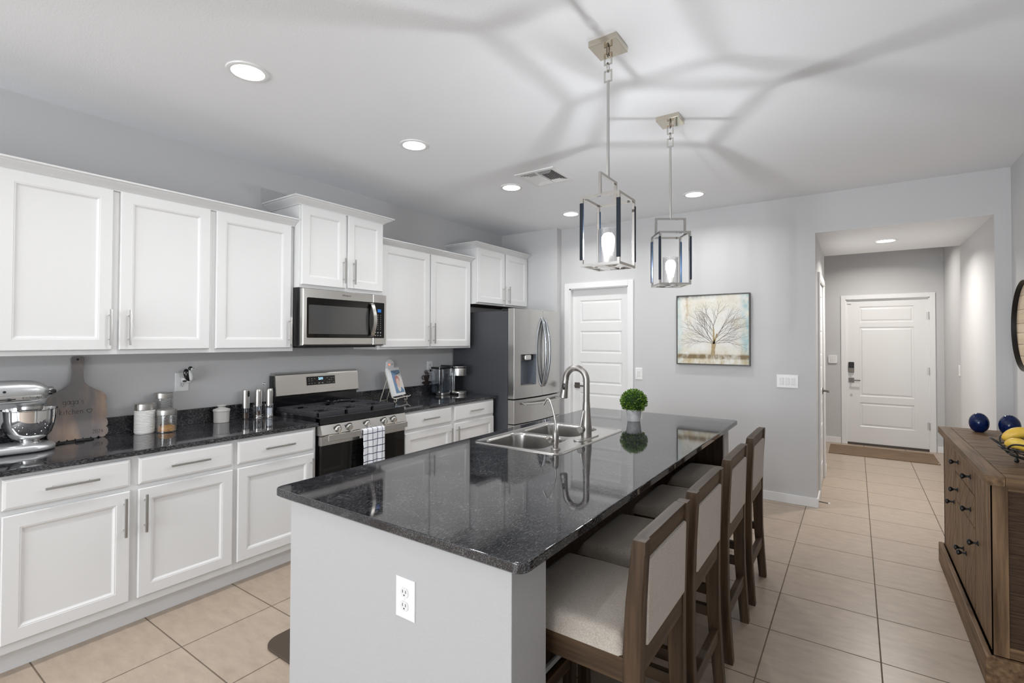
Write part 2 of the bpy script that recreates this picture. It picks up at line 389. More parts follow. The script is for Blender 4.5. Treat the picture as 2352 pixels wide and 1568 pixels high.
# ================================================================== SETTING
HX0, HX1, HZ, HY = -0.288, 0.870, 2.435, 6.66      # hall opening, its ceiling, where the foyer starts
FY1, FXL, FXR = 8.60, -1.3, 0.96
Y0 = -4.6
struct('floor', MB().box(-3.9, 2.0, Y0 - .3, FY1 + .3, -0.12, 0), M['tile'])
struct('ceiling', MB().box(-3.9, 1.3, Y0 - .3, YB, CEIL, CEIL + .12), M['ceil'])
struct('wall_left', MB().box(XW - .15, XW, Y0 - .15, YB + .2, 0, CEIL), M['wall'])
PDX0, PDX1, PDZ = -2.745, -2.03, 2.068                # pantry door opening
w = MB()
w.box(XW - .1, PDX0, YB, YB + .14, 0, CEIL); w.box(PDX0, PDX1, YB, YB + .14, PDZ, CEIL); w.box(PDX1, HX0, YB, YB + .14, 0, CEIL)
w.box(HX0, HX1, YB, HY, HZ, CEIL); w.box(HX1, XR + .2, YB, YB + .14, 0, CEIL)
struct('wall_back', w, M['wall'])
struct('wall_column', MB().box(XW, -2.857, 5.05, YB, 0, CEIL), M['wall'])
struct('wall_right', MB().box(XR, XR + .15, Y0 - .15, YB, 0, CEIL), M['wall'])
w = MB(); WX0, WX1, WZ = -2.95, 0.35, 2.35
w.box(XW, WX0, Y0 - .15, Y0, 0, CEIL); w.box(WX1, XR, Y0 - .15, Y0, 0, CEIL); w.box(WX0, WX1, Y0 - .15, Y0, WZ, CEIL); w.box(WX0, WX1, Y0 - .15, Y0, 0, .2)
struct('wall_behind', w, M['wall'])
w = MB()
for x in (WX0, -1.87, -.77, WX1 - .05): w.box(x, x + .05, Y0 - .12, Y0 - .04, .2, WZ)
for z in (.2, WZ - .05): w.box(WX0, WX1, Y0 - .12, Y0 - .04, z, z + .05)
wf = struct('window_1', w, M['trim'])
struct('hall_ceiling', MB().box(HX0, HX1, YB + .0005, HY - .0005, HZ - .0012, HZ), M['ceil'])
DHY0, DHY1 = 5.52, 6.33
w = MB(); w.box(HX0 - .14, HX0, YB + .14, DHY0, 0, CEIL); w.box(HX0 - .14, HX0, DHY1, HY, 0, CEIL); w.box(HX0 - .14, HX0, DHY0, DHY1, 2.06, CEIL)
struct('wall_hall_left', w, M['wall'])
struct('wall_hall_right', MB().box(HX1, HX1 + .09, YB + .14, HY, 0, CEIL), M['wall'])
struct('wall_foyer_right', MB().box(FXR, FXR + .12, HY, FY1, 0, CEIL), M['wall'])
struct('wall_foyer_left', MB().box(FXL - .12, FXL, HY - .5, FY1, 0, CEIL), M['wall'])
struct('wall_foyer_inner', MB().box(FXL, HX0 - .14, HY - .14, HY, 0, CEIL), M['wall'])
FDX0, FDX1, FDZ = -0.112, 0.815, 2.062
w = MB(); w.box(FXL - .1, FDX0, FY1, FY1 + .14, 0, CEIL); w.box(FDX1, FXR + .1, FY1, FY1 + .14, 0, CEIL); w.box(FDX0, FDX1, FY1, FY1 + .14, FDZ, CEIL)
struct('wall_foyer_back', w, M['wall'])
struct('ceiling_foyer', MB().box(FXL, FXR, HY, FY1, CEIL, CEIL + .1), M['ceil'])
# baseboards
def bbx(y, x0, x1, out=-1):
    a, b = (y - .014, y) if out < 0 else (y, y + .014)
    return MB().box(x0, x1, a, b, 0, .083, .004)
def bby(x, y0, y1, out=1):
    a, b = (x, x + .014) if out > 0 else (x - .014, x)
    return MB().box(a, b, y0, y1, 0, .083, .004)
struct('baseboard_back', bbx(YB, -1.962, HX0 + .013), M['trim'], smooth=True)
struct('baseboard_back_right', bbx(YB, HX1 - .013, XR), M['trim'], smooth=True)
struct('baseboard_hall_left', bby(HX0, YB, DHY0 - .07), M['trim'], smooth=True)
struct('baseboard_hall_left_far', bby(HX0, DHY1 + .07, HY), M['trim'], smooth=True)
struct('baseboard_hall_right', bby(HX1, YB, HY, -1), M['trim'], smooth=True)
struct('baseboard_foyer_right', bby(FXR, HY, FY1, -1), M['trim'], smooth=True)
struct('baseboard_foyer_back', bbx(FY1, FXL, -.177), M['trim'], smooth=True)
struct('baseboard_foyer_back_right', bbx(FY1, .882, FXR), M['trim'], smooth=True)
struct('baseboard_right', bby(XR, Y0, YB - .014, -1), M['trim'], smooth=True)

def casing(name, u0, u1, z1, w, y, depth=.018):
    b = MB()
    b.box(u0 - w, u0, y - depth, y, 0, z1 + w, .003); b.box(u1, u1 + w, y - depth, y, 0, z1 + w, .003); b.box(u0, u1, y - depth, y, z1, z1 + w, .0)
    # jamb lining
    b.box(u0 - .004, u0 + .012, y - .004, y + .13, 0, z1); b.box(u1 - .012, u1 + .004, y - .004, y + .13, 0, z1); b.box(u0, u1, y - .004, y + .13, z1 - .012, z1 + .004)
    return struct(name, b, M['trim'], smooth=True)
casing('trim_1', PDX0, PDX1, PDZ, .062, YB)
casing('trim_3', FDX0, FDX1, FDZ, .058, FY1)
# pantry door: five horizontal raised panels
PANEL = [(0, 0), (.006, -.006), (.016, -.008), (.034, -.001), (.036, -.001)]
def slab(name, u0, u1, z0, z1, y, us, vs, holes, lp, th=.038):
    b = MB(); b.grid_panels(us, vs, holes, lp, FY(y), 0)
    b.box(u0, u1, y + .0105, y + th, z0, z1)
    for a_, c_ in ((u0, u0 + .001), (u1 - .001, u1)): b.box(a_, c_, y + .0001, y + .011, z0, z1)
    b.box(u0, u1, y + .0001, y + .011, z1 - .001, z1)
    return struct(name, b, M['door'])
px0, px1 = PDX0 + .013, PDX1 - .013
us = [px0, px0 + .095, px1 - .08, px1]
vs = [.012, .14, .39, .49, .74, .83, 1.0, .0, .0]
vs = [.012, .10, .25, .35, .60, .845, .86]
vs = [.012, .13, .40, .60, .865, .965, 1.225, 1.325, 1.575, 1.68, 1.93, PDZ - .013]
vs = [.012, .20, .51, .60, .868, .968, 1.222, 1.325, 1.577, 1.675, 1.930, PDZ - .013]
d1 = slab('door_1', px0, px1, .012, PDZ - .013, YB + .055, us, vs, {(1, j) for j in (1, 3, 5, 7, 9)}, PANEL)
def lever(parent, x, y, z, rose=.033, length=.105, m='nickel_d', axis='y', name='door_handle'):
    b = MB()
    if axis == 'y':
        b.box(x - rose, x + rose, y - .009, y, z - rose, z + rose, .002); b.cyl((x, y - .05, z), .011, .045, 'y', 16)
        b.box(x - .012, x + length, y - .060, y - .047, z - .009, z + .009, .003)
    else:
        b.box(x, x + .009, y - rose, y + rose, z - rose, z + rose, .002); b.cyl((x + .008, y, z), .011, .045, 'x', 16)
        b.box(x + .047, x + .060, y - .012, y + length, z - .009, z + .009, .003)
    return b.build(name, M[m], parent)
lever(d1, -2.672, YB + .055, .945, m='lockmetal')
# hall side door, seen edge on
b = MB()
for y0, y1 in ((DHY0 - .062, DHY0), (DHY1, DHY1 + .062)): b.box(HX0, HX0 + .018, y0, y1, 0, 2.12, .003)
b.box(HX0, HX0 + .018, DHY0, DHY1, 2.06, 2.12)
struct('trim_2', b, M['trim'], smooth=True)
b = MB(); b.grid_panels([DHY0 + .012, DHY0 + .10, DHY1 - .10, DHY1 - .012], [.012, .20, .51, .60, .868, .968, 1.222, 1.325, 1.577, 1.675, 1.930, 2.05], {(1, j) for j in (1, 3, 5, 7, 9)}, PANEL, FX(HX0 - .004), 0)
b.box(HX0 - .045, HX0 - .0145, DHY0 + .012, DHY1 - .012, .012, 2.05)
d2 = struct('door_2', b, M['door'])
lever(d2, HX0 - .004, DHY1 - .08, .94, length=-.10, axis='x', m='lockmetal')
for z in (.25, 1.06, 1.84):
    MB().cyl((HX0 + .006, DHY0 + .006, z - .045), .007, .09, 'z', 10).build('hinge', M['nickel_d'], d2)
# front door
us = [FDX0 + .012, .045, .655, FDX1 - .012]
vs = [.03, .262, .60, .69, 1.665, 1.735, 1.955, FDZ - .012]
FP = [(0, 0), (.008, -.007), (.024, -.007), (.036, -.002), (.038, -.002)]
d3 = slab('door_3', us[0], us[3], .03, FDZ - .012, FY1 + .02, us, vs, {(1, 1), (1, 3), (1, 5)}, FP, .045)
yd = FY1 + .02
MB().box(FDX0, FDX1, FY1 + .005, FY1 + .13, 0, .03, .004).build('threshold', M['bronze'], d3)
lever(d3, -.05, yd, .912, m='lockmetal')
b = MB().prism(rrect(-.084, -.016, 1.02, 1.168, .012), FY(yd), 0, .024, .004); b.cyl((-.05, yd - .04, 1.052), .022, .02, 'y', 20, .018); b.build('lock_body', M['lockmetal'], d3)
MB().prism(rrect(-.083, -.017, 1.085, 1.170, .008), FY(yd), .023, .031, .002).build('lock_keypad', M['blackm'], d3)
MB().cyl((-.052, yd - .008, .704), .014, .008, 'y', 16).build('door_stop_cap', M['nickel_d'], d3)
MB().cyl((.35, yd + .0005, 1.555), .006, .004, 'y', 12).build('peephole', M['plate'], d3)
MB().box(-.096, -.045, yd - .014, yd, 2.0, 2.022, .003).build('door_sensor', M['plate'], d3)
for z in (.335, 1.07, 1.81):
    b = MB().cyl((FDX1 - .004, FY1 - .006, z - .05), .008, .1, 'z', 10); b.box(FDX1 - .03, FDX1 - .004, yd - .003, yd, z - .05, z + .05); b.build('hinge', M['nickel'], d3)

# ================================================================== SWITCHES, OUTLETS
def plate_y(name, label, cat, u0, u1, v0, v1, y, kind, group=None):
    t = thing(name, label, cat, ((u0 + u1) / 2, y, v0), group)
    f = FY(y)
    MB().loops(u0, u1, v0, v1, [(0, 0), (0, .003), (.004, .0065)], f).build('wall_plate', M['plate'], t)
    return t, f
def rocker(t, f, cu, v0, v1, w=.016):
    MB().loops(cu - w, cu + w, v0, v1, [(0, .005), (0, .0075), (.0015, .009)], f).build('rocker', M['plate2'], t)
t, f = plate_y('light_switch', 'white single light switch on grey wall beside the five panel pantry door', 'switch', -1.950, -1.870, 1.050, 1.176, YB, 1)
rocker(t, f, -1.910, 1.083, 1.145, .017)
t, f = plate_y('triple_light_switch', 'wide white triple light switch plate on grey wall near the hall opening', 'switch', -.598, -.424, 1.042, 1.162, YB, 3)
for cu in (-.557, -.511, -.465): rocker(t, f, cu, 1.072, 1.134)
t = thing('hall_light_switch', 'white light switch on the foyer right wall beyond the hall', 'switch', (FXR, 7.43, 1.08))
f = FXN(FXR)
MB().loops(7.39, 7.47, 1.08, 1.20, [(0, 0), (0, .003), (.004, .0065)], f).build('wall_plate', M['plate'], t)
MB().loops(7.415, 7.445, 1.11, 1.17, [(0, .005), (0, .0075), (.0015, .009)], f).build('rocker', M['plate2'], t)
def outlet(name, label, u0, u1, v0, v1, f, sockets=(1, 1)):
    cu, cv = (u0 + u1) / 2, (v0 + v1) / 2; h = v1 - v0
    t = thing(name, label, 'outlet', f(cu, v0, 0))
    MB().loops(u0, u1, v0, v1, [(0, 0), (0, .003), (.005, .0065)], f).build('wall_plate', M['plate'], t)
    for k, on in zip((1, -1), sockets):
        if not on: continue
        vv = cv + k * h * .165
        s = MB().prism(clip(circ(cu, vv, .0175, .0175, 28), cu - 1, cu + 1, vv - .0145, vv + .0145), f, .005, .0085).build('socket', M['plate2'], t)
        q = MB()
        for du in (-.0065, .0065): q.prism([(cu + du - .0012, vv - .001), (cu + du + .0012, vv - .001), (cu + du + .0012, vv + .008), (cu + du - .0012, vv + .008)], f, .008, .0089)
        q.prism(circ(cu, vv - .0075, .0026, n=12), f, .008, .0089)
        q.build('socket_slots', M['slot'], s)
    MB().prism(circ(cu, cv, .003, n=10), f, .006, .0075).build('screw', M['plate2'], t)
    return t
outlet('island_outlet', 'white duplex outlet on the pale end wall of the island', -1.186, -1.104, .614, .737, FY(1.085))
outlet('backsplash_outlet', 'white wall outlet under the penguin night light', 1.417, 1.498, 1.128, 1.250, FX(XW), (0, 1))
outlet('coffee_outlet', 'white wall outlet behind the coffee maker, with black plug in it', 3.735, 3.813, 1.128, 1.247, FX(XW), (1, 1))
# alarm keypad in the foyer
t = thing('alarm_keypad', 'small white square alarm keypad on foyer wall left of front door', 'keypad', (-.272, FY1, 1.148))
MB().prism(rrect(-.327, -.217, 1.148, 1.262, .016), FY(FY1), 0, .018, .003).build('keypad_body', M['plate'], t)
b = MB()
for i in range(4):
    for j in range(3): b.box(-.305 + j * .025, -.289 + j * .025, FY1 - .0195, FY1 - .017, 1.166 + i * .022, 1.180 + i * .022)
b.build('keypad_buttons', M['plate2'], t)
# spring door stop
t = thing('door_stop', 'thin spring door stop with white tip at the corner baseboard', 'door stop', (HX0 + .014, YB + .03, .05))
MB().tube([(HX0 + .012, YB + .03, .05), (HX0 + .085, YB + .03, .046)], .005, 8).build('spring', M['bronze'], t)
MB().cyl((HX0 + .083, YB + .03, .046), .007, .014, 'x', 10).build('rubber_tip', M['plate'], t)

# ================================================================== RECESSED LIGHTS
def lathe_down(prof, c, n=40): return [(r, -z) for r, z in prof]
def downlight(x, y, z, label, first=None, watts=18, col=(1, .995, .985), group='recessed ceiling lights'):
    if first is None:
        t = thing('recessed_ceiling_light', label, 'ceiling light', (x, y, z), group)
        MB().lathe([(.096, 0), (.094, -.006), (.084, -.009), (.074, -.007), (.070, .0)], (x, y, z), 48, cap=False).build('trim_ring', M['plate'], t)
        MB().lathe([(.074, -.0065), (.050, -.0085), (0, -.009)], (x, y, z), 48, cap=False).build('diffuser', M['lens'], t)
    else:
        t = copy_tree(first); t.location = (x, y, z); t['label'] = label
    area_light('downlight_lamp', (x, y, z - .012), (0, 0, 0), .13, .13, watts * DOWN_W, col, True, radians(150))
    return t
dl = downlight(-2.428, 1.24, CEIL, 'recessed ceiling light nearest the camera, above the left upper cabinets')
downlight(-2.424, 2.345, CEIL, 'recessed ceiling light in front of the cabinet above the microwave', dl)
downlight(-2.41, 3.47, CEIL, 'recessed ceiling light just left of the air vent', dl)
downlight(-2.41, 4.548, CEIL, 'small recessed ceiling light near the top of the grey column by the fridge', dl)
downlight(-1.173, 4.55, CEIL, 'recessed ceiling light right of the second pendant, above the tree picture', dl)
downlight(.244, 5.93, HZ - .0012, 'recessed light in the lowered hall ceiling', dl, 50, (1, .95, .885))
downlight(.2, 7.7, CEIL, 'recessed light in the foyer ceiling before the front door', dl, 50, (1, .95, .885))
for x, y in ((-2.42, .13), (-2.42, -1.5), (-1.0, -1.5), (-2.42, -3.1), (-1.0, -3.1)):
    downlight(x, y, CEIL, 'recessed ceiling light in the room behind the camera', dl, 18)

# ================================================================== AIR VENT
t = thing('ceiling_air_vent', 'white square louvered air vent in the kitchen ceiling', 'air vent', (-2.035, 3.40, CEIL))
vx0, vx1, vy0, vy1 = -2.213, -1.857, 3.218, 3.578
b = MB()
for i, (a0, a1, c0, c1) in enumerate(((vx0, vx1, vy0, vy0 + .035), (vx0, vx1, vy1 - .035, vy1), (vx0, vx0 + .035, vy0 + .0345, vy1 - .0345), (vx1 - .035, vx1, vy0 + .0345, vy1 - .0345))):
    b.box(a0, a1, c0, c1, CEIL - .010, CEIL, .003)
b.build('vent_frame', M['plate'], t)
MB().box(vx0 + .03, vx1 - .03, vy0 + .03, vy1 - .03, CEIL - .0015, CEIL).build('duct_opening', M['blackm'], t)
ix0, ix1, iy0, iy1 = vx0 + .038, vx1 - .038, vy0 + .038, vy1 - .038
cx = (ix0 + ix1) / 2
b = MB(); b.box(cx - .006, cx + .006, iy0, iy1, CEIL - .012, CEIL - .001)
def slat(bm, x0, x1, y0, y1, ax):
    c = Vector(((x0 + x1) / 2, (y0 + y1) / 2, CEIL - .007))
    R = Matrix.Rotation(radians(38 if ax[0] == '+' else -38), 4, ax[1].upper())
    bm.box(-(x1 - x0) / 2, (x1 - x0) / 2, -(y1 - y0) / 2, (y1 - y0) / 2, -.0008, .0008, M=Matrix.Translation(c) @ R)
for k in range(4):
    o = k * .016
    for a0, a1 in ((ix0 + o, cx - .01), (cx + .01, ix1 - o)):
        slat(b, a0, a1, iy0 + o + .002, iy0 + o + .014, '+x'); slat(b, a0, a1, iy1 - o - .014, iy1 - o - .002, '-x')
for k in range(8):
    for s, e in ((-1, ix0), (1, ix1)):
        xx = cx + s * (.018 + k * .0165)
        if abs(xx - e) < .006: continue
        m_ = min(.066, max(.066 - max(0, (k - 4)) * .016, .01))
        slat(b, xx - .006, xx + .006, iy0 + m_, iy1 - m_, '+y' if s > 0 else '-y')
b.build('louvers', M['plate'], t)

# ================================================================== CABINETS
DP = [(0, .0), (0, .015), (.0035, .020), (.056, .020), (.0585, .0185), (.062, .0185), (.064, .0165), (.070, .0115), (.073, .0105)]
DR = [(0, .0), (0, .013), (.0025, .016), (.010, .0185), (.012, .019)]
def pull(parent, x, a, b_, c, vertical, m='nickel'):
    """bar pull: vertical: y=a, z from b_ to c ; horizontal: z=a, y from b_ to c"""
    q = MB(); x1 = x + .030; h = .0055
    if vertical:
        q.box(x1 - h, x1 + h, a - h, a + h, b_, c, .001)
        for z in (b_ + .032, c - .032): q.cyl((x, a, z), .004, .028, 'x', 10)
    else:
        q.box(x1 - h, x1 + h, b_, c, a - h, a + h, .001)
        for y in (b_ + .032, c - .032): q.cyl((x, y, a), .004, .028, 'x', 10)
    return q.build('handle', M[m], parent)
def crown(y0, y1, xb, xf, z0, h, pr, rl=True, rr=False):
    prof = [(0.001, 0), (.010, .001), (.010, .006), (.016, .009), (.020, .014), (.034, .022), (.052, .032), (.058, .036), (.058, .040), (pr - .003, .042), (pr, .044), (pr, h), (0.001, h)]
    prof = [(o, z * 1.0) for o, z in prof]
    b = MB(); bm = b.bm; rows = []
    for o, z in prof:
        P = []
        if rl: P.append((xb, y0 - o))
        P.append((xf + o, y0 - (o if rl else 0))); P.append((xf + o, y1 + (o if rr else 0)))
        if rr: P.append((xb, y1 + o))
        rows.append([bm.verts.new((px, py, z0 + z)) for px, py in P])
    n = len(rows[0]); k = len(rows)
    for i in range(k):
        A, B = rows[i], rows[(i + 1) % k]
        for j in range(n - 1): bm.faces.new((A[j], A[j + 1], B[j + 1], B[j]))
    bm.faces.new([r[0] for r in rows]); bm.faces.new([r[-1] for r in rows][::-1])
    return b
def upper(label, y0, y1, z0, ztop, xf, doors, crl=False, crr=False, under='cab', hz=(1.437, 1.632)):
    t = thing('upper_cabinet', label, 'cabinet', (XW + .002, (y0 + y1) / 2, z0), 'white upper cabinets')
    b = MB().box(XW + .002, xf, y0, y1, z0, ztop, .0015); b.build('cabinet_body', M['cab'], t)
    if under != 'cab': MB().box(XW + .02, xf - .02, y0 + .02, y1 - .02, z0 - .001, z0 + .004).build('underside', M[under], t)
    crown(y0, y1, XW + .002, xf, ztop - .0, .052, .072, crl, crr).build('crown_moulding', M['cab'], t, ang=25)
    for d0, d1_, dz0, dz1, hy in doors:
        d = MB().loops(d0, d1_, dz0, dz1, DP, FX(xf)).build('door', M['cab'], t, ang=12)
        if hy is not None: pull(d, xf + .02, hy, hz[0], hz[1], True)
    return t
ZU = 1.387
upper('white two-door upper cabinet at the left edge of the photo, largest doors, above the mixer', .5, 1.497, ZU, 2.283, -3.342, [(.535, .981, 1.412, 2.286, .969), (1.015, 1.478, 1.412, 2.286, 1.057)])
upper('white single-door upper cabinet immediately left of the microwave', 1.497, 2.048, ZU, 2.283, -3.342, [(1.514, 2.020, 1.412, 2.284, 2.006)])
upper('short white two-door upper cabinet directly above the microwave, raised higher', 2.05, 2.813, 1.846, 2.440, -3.278, [(2.063, 2.436, 1.868, 2.440, 2.411), (2.456, 2.803, 1.872, 2.440, 2.504)], True, True, hz=(1.903, 2.099))
upper('white two-door upper cabinet between microwave and fridge, above the cookbook stand', 2.815, 4.058, ZU, 2.283, -3.342, [(2.85, 3.430, 1.405, 2.284, 3.412), (3.450, 4.033, 1.405, 2.284, 3.477)], hz=(1.434, 1.629))
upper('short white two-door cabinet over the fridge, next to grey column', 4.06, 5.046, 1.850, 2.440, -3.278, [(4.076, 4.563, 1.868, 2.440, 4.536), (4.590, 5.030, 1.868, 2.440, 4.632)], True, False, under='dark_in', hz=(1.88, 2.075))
upper('white upper cabinet beyond the left edge of the photo', -.42, .498, ZU, 2.283, -3.342, [(-.39, .02, 1.412, 2.286, None), (.06, .47, 1.412, 2.286, None)])

XF, CT = -3.038, .904
def base(label, y0, y1, cols, gap=True):
    t = thing('base_cabinet', label, 'cabinet', (XW, (y0 + y1) / 2, 0), 'white base cabinets')
    b = MB().box(XW + .002, XF, y0, y1, .105, CT - .026, .0015)
    b.build('cabinet_body', M['cab'], t)
    MB().box(XW + .002, XF - .062, y0, y1, 0, .106).build('toe_kick', M['cab'], t)
    for (d0, d1_, hside, hx) in cols:
        dr = MB().loops(d0, d1_, .727, .862, DR, FX(XF)).build('drawer', M['cab'], t, ang=12)
        c = (d0 + d1_) / 2; pull(dr, XF + .018, .797, c - .098, c + .098, False)
        d = MB().loops(d0, d1_, .150, .703, DP, FX(XF)).build('door', M['cab'], t, ang=12)
        pull(d, XF + .02, d1_ - .026 if hside == 'r' else d0 + .026, .484, .676, True)
    return t
base('white base cabinet at the left edge, two wide drawers over two doors, under the mixer', .498, 1.497, [(.518, .978, 'r', 0), (1.014, 1.481, 'l', 0)])
base('white base cabinet with one drawer and door immediately left of the stove', 1.497, 2.035, [(1.510, 2.014, 'r', 0)])
base('white base cabinet between stove and fridge with two drawers over two doors', 2.822, 4.056, [(2.838, 3.408, 'r', 0), (3.450, 4.042, 'l', 0)])
base('white base cabinet beyond the left edge of the photo', -.42, .496, [(-.40, .02, 'r', 0), (.06, .478, 'l', 0)])
# worktops with upstand
def worktop(label, y0, y1):
    t = thing('granite_worktop', label, 'worktop', (XW, (y0 + y1) / 2, CT - .026))
    MB().box(XW + .002, -3.012, y0, y1, CT - .026, CT, .003).build('slab', M['granite'], t)
    MB().box(XW + .002, XW + .020, y0, y1, CT, CT + .102, .002).build('backsplash', M['granite'], t)
worktop('black speckled granite worktop left of the stove with low backsplash', -.43, 2.043)
worktop('black speckled granite worktop between stove and fridge with low backsplash', 2.815, 4.10)

# ================================================================== RANGE
t = thing('gas_range', 'stainless and black gas range between the base cabinets, towel on its door', 'stove', (-3.3, 2.43, 0))
RY0, RY1 = 2.047, 2.811
b = MB().box(XW + .02, -3.035, RY0, RY1, .02, .895); b.box(-3.05, -3.012, RY0, RY1, .895, .930)
b.box(XW + .06, -3.012, RY0, RY1, .895, .918, .004)
b.build('range_body', M['black'], t)
b = MB().box(-3.06, -2.995, RY0, RY1, .885, .936, .008); b.box(-3.62, -3.06, RY0, RY0 + .02, .912, .936, .004); b.box(-3.62, -3.06, RY1 - .02, RY1, .912, .936, .004)
b.build('cooktop_rim', M['black'], t)
# backguard
prof = [(-3.645, 1.02), (-3.575, 1.035), (-3.568, 1.045), (-3.582, 1.185), (-3.592, 1.204), (-3.610, 1.213), (-3.645, 1.214)]
b = MB()
bm = b.bm
def extr(bm, prof, y0, y1, bev=0):
    A = [bm.verts.new((x, y0, z)) for x, z in prof]; B = [bm.verts.new((x, y1, z)) for x, z in prof]
    n = len(prof); bm.faces.new(A); bm.faces.new(B[::-1])
    for i in range(n): bm.faces.new((A[i], B[i], B[(i + 1) % n], A[(i + 1) % n]))
extr(bm, prof, RY0 + .012, RY1 - .004)
b.build('backguard', M['steel'], t)
MB().box(-3.645, -3.60, RY0, RY0 + .012, .92, 1.195, .003).build('backguard_end_cap', M['black'], t)
MB().box(-3.648, -3.595, RY0 + .005, RY1 - .005, .915, 1.03).build('vent_riser', M['black'], t)
def bgx(z): return -3.568 - (z - 1.045) * .1
R_ = Matrix.Translation((bgx(1.14), 2.443, 1.14)) @ Matrix.Rotation(radians(-5.7), 4, 'Y')
MB().box(-.001, .0035, -.13, .13, -.034, .034, .001, M=R_).build('control_display', M['dglass'], t)
b = MB().text('2:51', R_ @ MX(.004, -.004, .014), .026); dsp = b.build('clock_digits', M['blue_led'], t)
b = MB()
random.seed(3)
for du in (-.11, -.085, -.06, .055, .075, .095, .115):
    for dv in (.016, 0, -.020):
        if random.random() < .7: b.box(.0036, .0042, du - .006, du + .006, dv - .0012, dv + .0012, M=R_)
for du in (-.02, .01): b.box(.0036, .0042, du - .008, du + .008, -.024, -.018, M=R_)
b.build('control_legends', M['print'], t)
# knob fascia
b = MB(); extr(b.bm, [(-3.05, .882), (-2.998, .882), (-2.975, .820), (-2.985, .812), (-3.05, .812)], RY0 - .002, RY1); b.build('knob_fascia', M['steel'], t)
RK = Matrix.Rotation(radians(110.4), 4, 'Y')
for y in (2.172, 2.266, 2.425, 2.585, 2.680):
    KM = Matrix.Translation((-2.986, y, .851)) @ RK
    b = MB().lathe([(.028, 0), (.028, .003)], n=28, M=KM); kb = b.build('control_knob', M['blackm'], t)
    b = MB().lathe([(.0245, .003), (.0245, .014), (.022, .018)], n=28, M=KM); b.box(-.023, .023, -.008, .008, .017, .040, .004, M=KM)
    b.build('knob_grip', M['steel'], kb)
# oven door
b = MB().box(-3.03, -2.992, RY0 + .002, RY1 - .002, .742, .806, .004); od = b.build('oven_door', M['steel'], t)
MB().box(-3.03, -2.990, RY0 + .004, RY1 - .004, .235, .744, .004).build('door_glass', M['dglass'], od)
b = MB().box(-2.955, -2.938, RY0 + .025, RY1 - .02, .777, .819, .004)
for y in (RY0 + .040, RY1 - .035): b.box(-2.995, -2.950, y - .012, y + .012, .784, .814, .003)
b.build('door_handle', M['steel'], od)
MB().box(-3.03, -2.990, RY0 + .004, RY1 - .004, .05, .222, .004).build('storage_drawer', M['steel'], t)
# burners and grates
for (bx, by, br) in ((-3.20, 2.20, .045), (-3.48, 2.20, .035), (-3.34, 2.43, .05), (-3.20, 2.66, .045), (-3.48, 2.66, .038)):
    b = MB().lathe([(br + .012, .918), (br + .010, .928), (br, .930), (br, .938), (br - .004, .941), (0, .941)], (bx, by, 0), 28, cap=False); b.build('burner', M['castiron'], t)
for k in range(3):
    g0 = RY0 + .028 + k * .2375; g1 = g0 + .232
    b = MB(); H0, H1 = .946, .958
    b.box(-3.595, -3.075, g0, g0 + .012, .926, H1, .002); b.box(-3.595, -3.075, g1 - .012, g1, .926, H1, .002)
    b.box(-3.595, -3.583, g0, g1, H0, H1, .002); b.box(-3.087, -3.075, g0, g1, .926, H1, .002)
    for j in range(1, 10):
        x = -3.59 + j * .051
        if j in (2, 3, 7, 8):
            b.box(x - .004, x + .004, g0, g0 + .075, H0, H1, .0015); b.box(x - .004, x + .004, g1 - .075, g1, H0, H1, .0015)
        else: b.box(x - .004, x + .004, g0, g1, H0, H1, .0015)
    b.build('grate', M['castiron'], t)
# utensil on the cooktop
t = thing('spoon_rest', 'small dark spoon rest with shiny rim lying on the back of the stove grates', 'spoon rest', (-3.50, 2.49, .9588))
Q = Matrix.Translation((-3.50, 2.49, .9588)) @ Matrix.Rotation(radians(65), 4, 'Z')
b = MB().lathe([(.010, .0), (.036, .004), (.042, .014), (.039, .015), (.03, .006), (0, .005)], n=24, M=Q); b.build('dish', M['chrome'], t)
MB().superq((.095, 0, .012), .055, .016, .010, .6, .6, 20, 10, M=Q).build('handle', M['black'], t)
# ---- tea towel on the oven handle
t = thing('tea_towel', 'white tea towel with navy window check hanging from the oven handle', 'towel', (-2.93, 2.447, .55))
def towel(front):
    bm = bmesh.new(); ny, nz = 26, 40; V = []
    uv = []
    for i in range(ny + 1):
        y = 2.350 + .197 * i / ny; row = []
        for j in range(nz + 1):
            s = j / nz * .40
            fold = (.008 * sin(i * .62 + 1.0) + .003 * sin(i * 1.3 + j * .15)) * max(.12, 1 - s / .30)
            if s < .30: x, z = -2.928 + fold * .9, .814 - (.30 - s)
            elif s < .34:
                a = (s - .30) / .04 * pi; x, z = -2.9475 + .0195 * cos(a) + fold * .3, .814 + .0078 * sin(a)
            else: x, z = -2.967, .814 - (s - .34)
            yy = y + (.010 * (i / ny - .3)) * max(0, (.30 - s)) / .3 * 1.2
            row.append(bm.verts.new((x, yy, z)))
        V.append(row)
    for i in range(ny):
        for j in range(nz): bm.faces.new((V[i][j], V[i + 1][j], V[i + 1][j + 1], V[i][j + 1]))
    return bm
b = MB(); me = bpy.data.meshes.new('tmp'); tb = towel(True); tb.to_mesh(me); tb.free(); b.bm.from_mesh(me); bpy.data.meshes.remove(me)
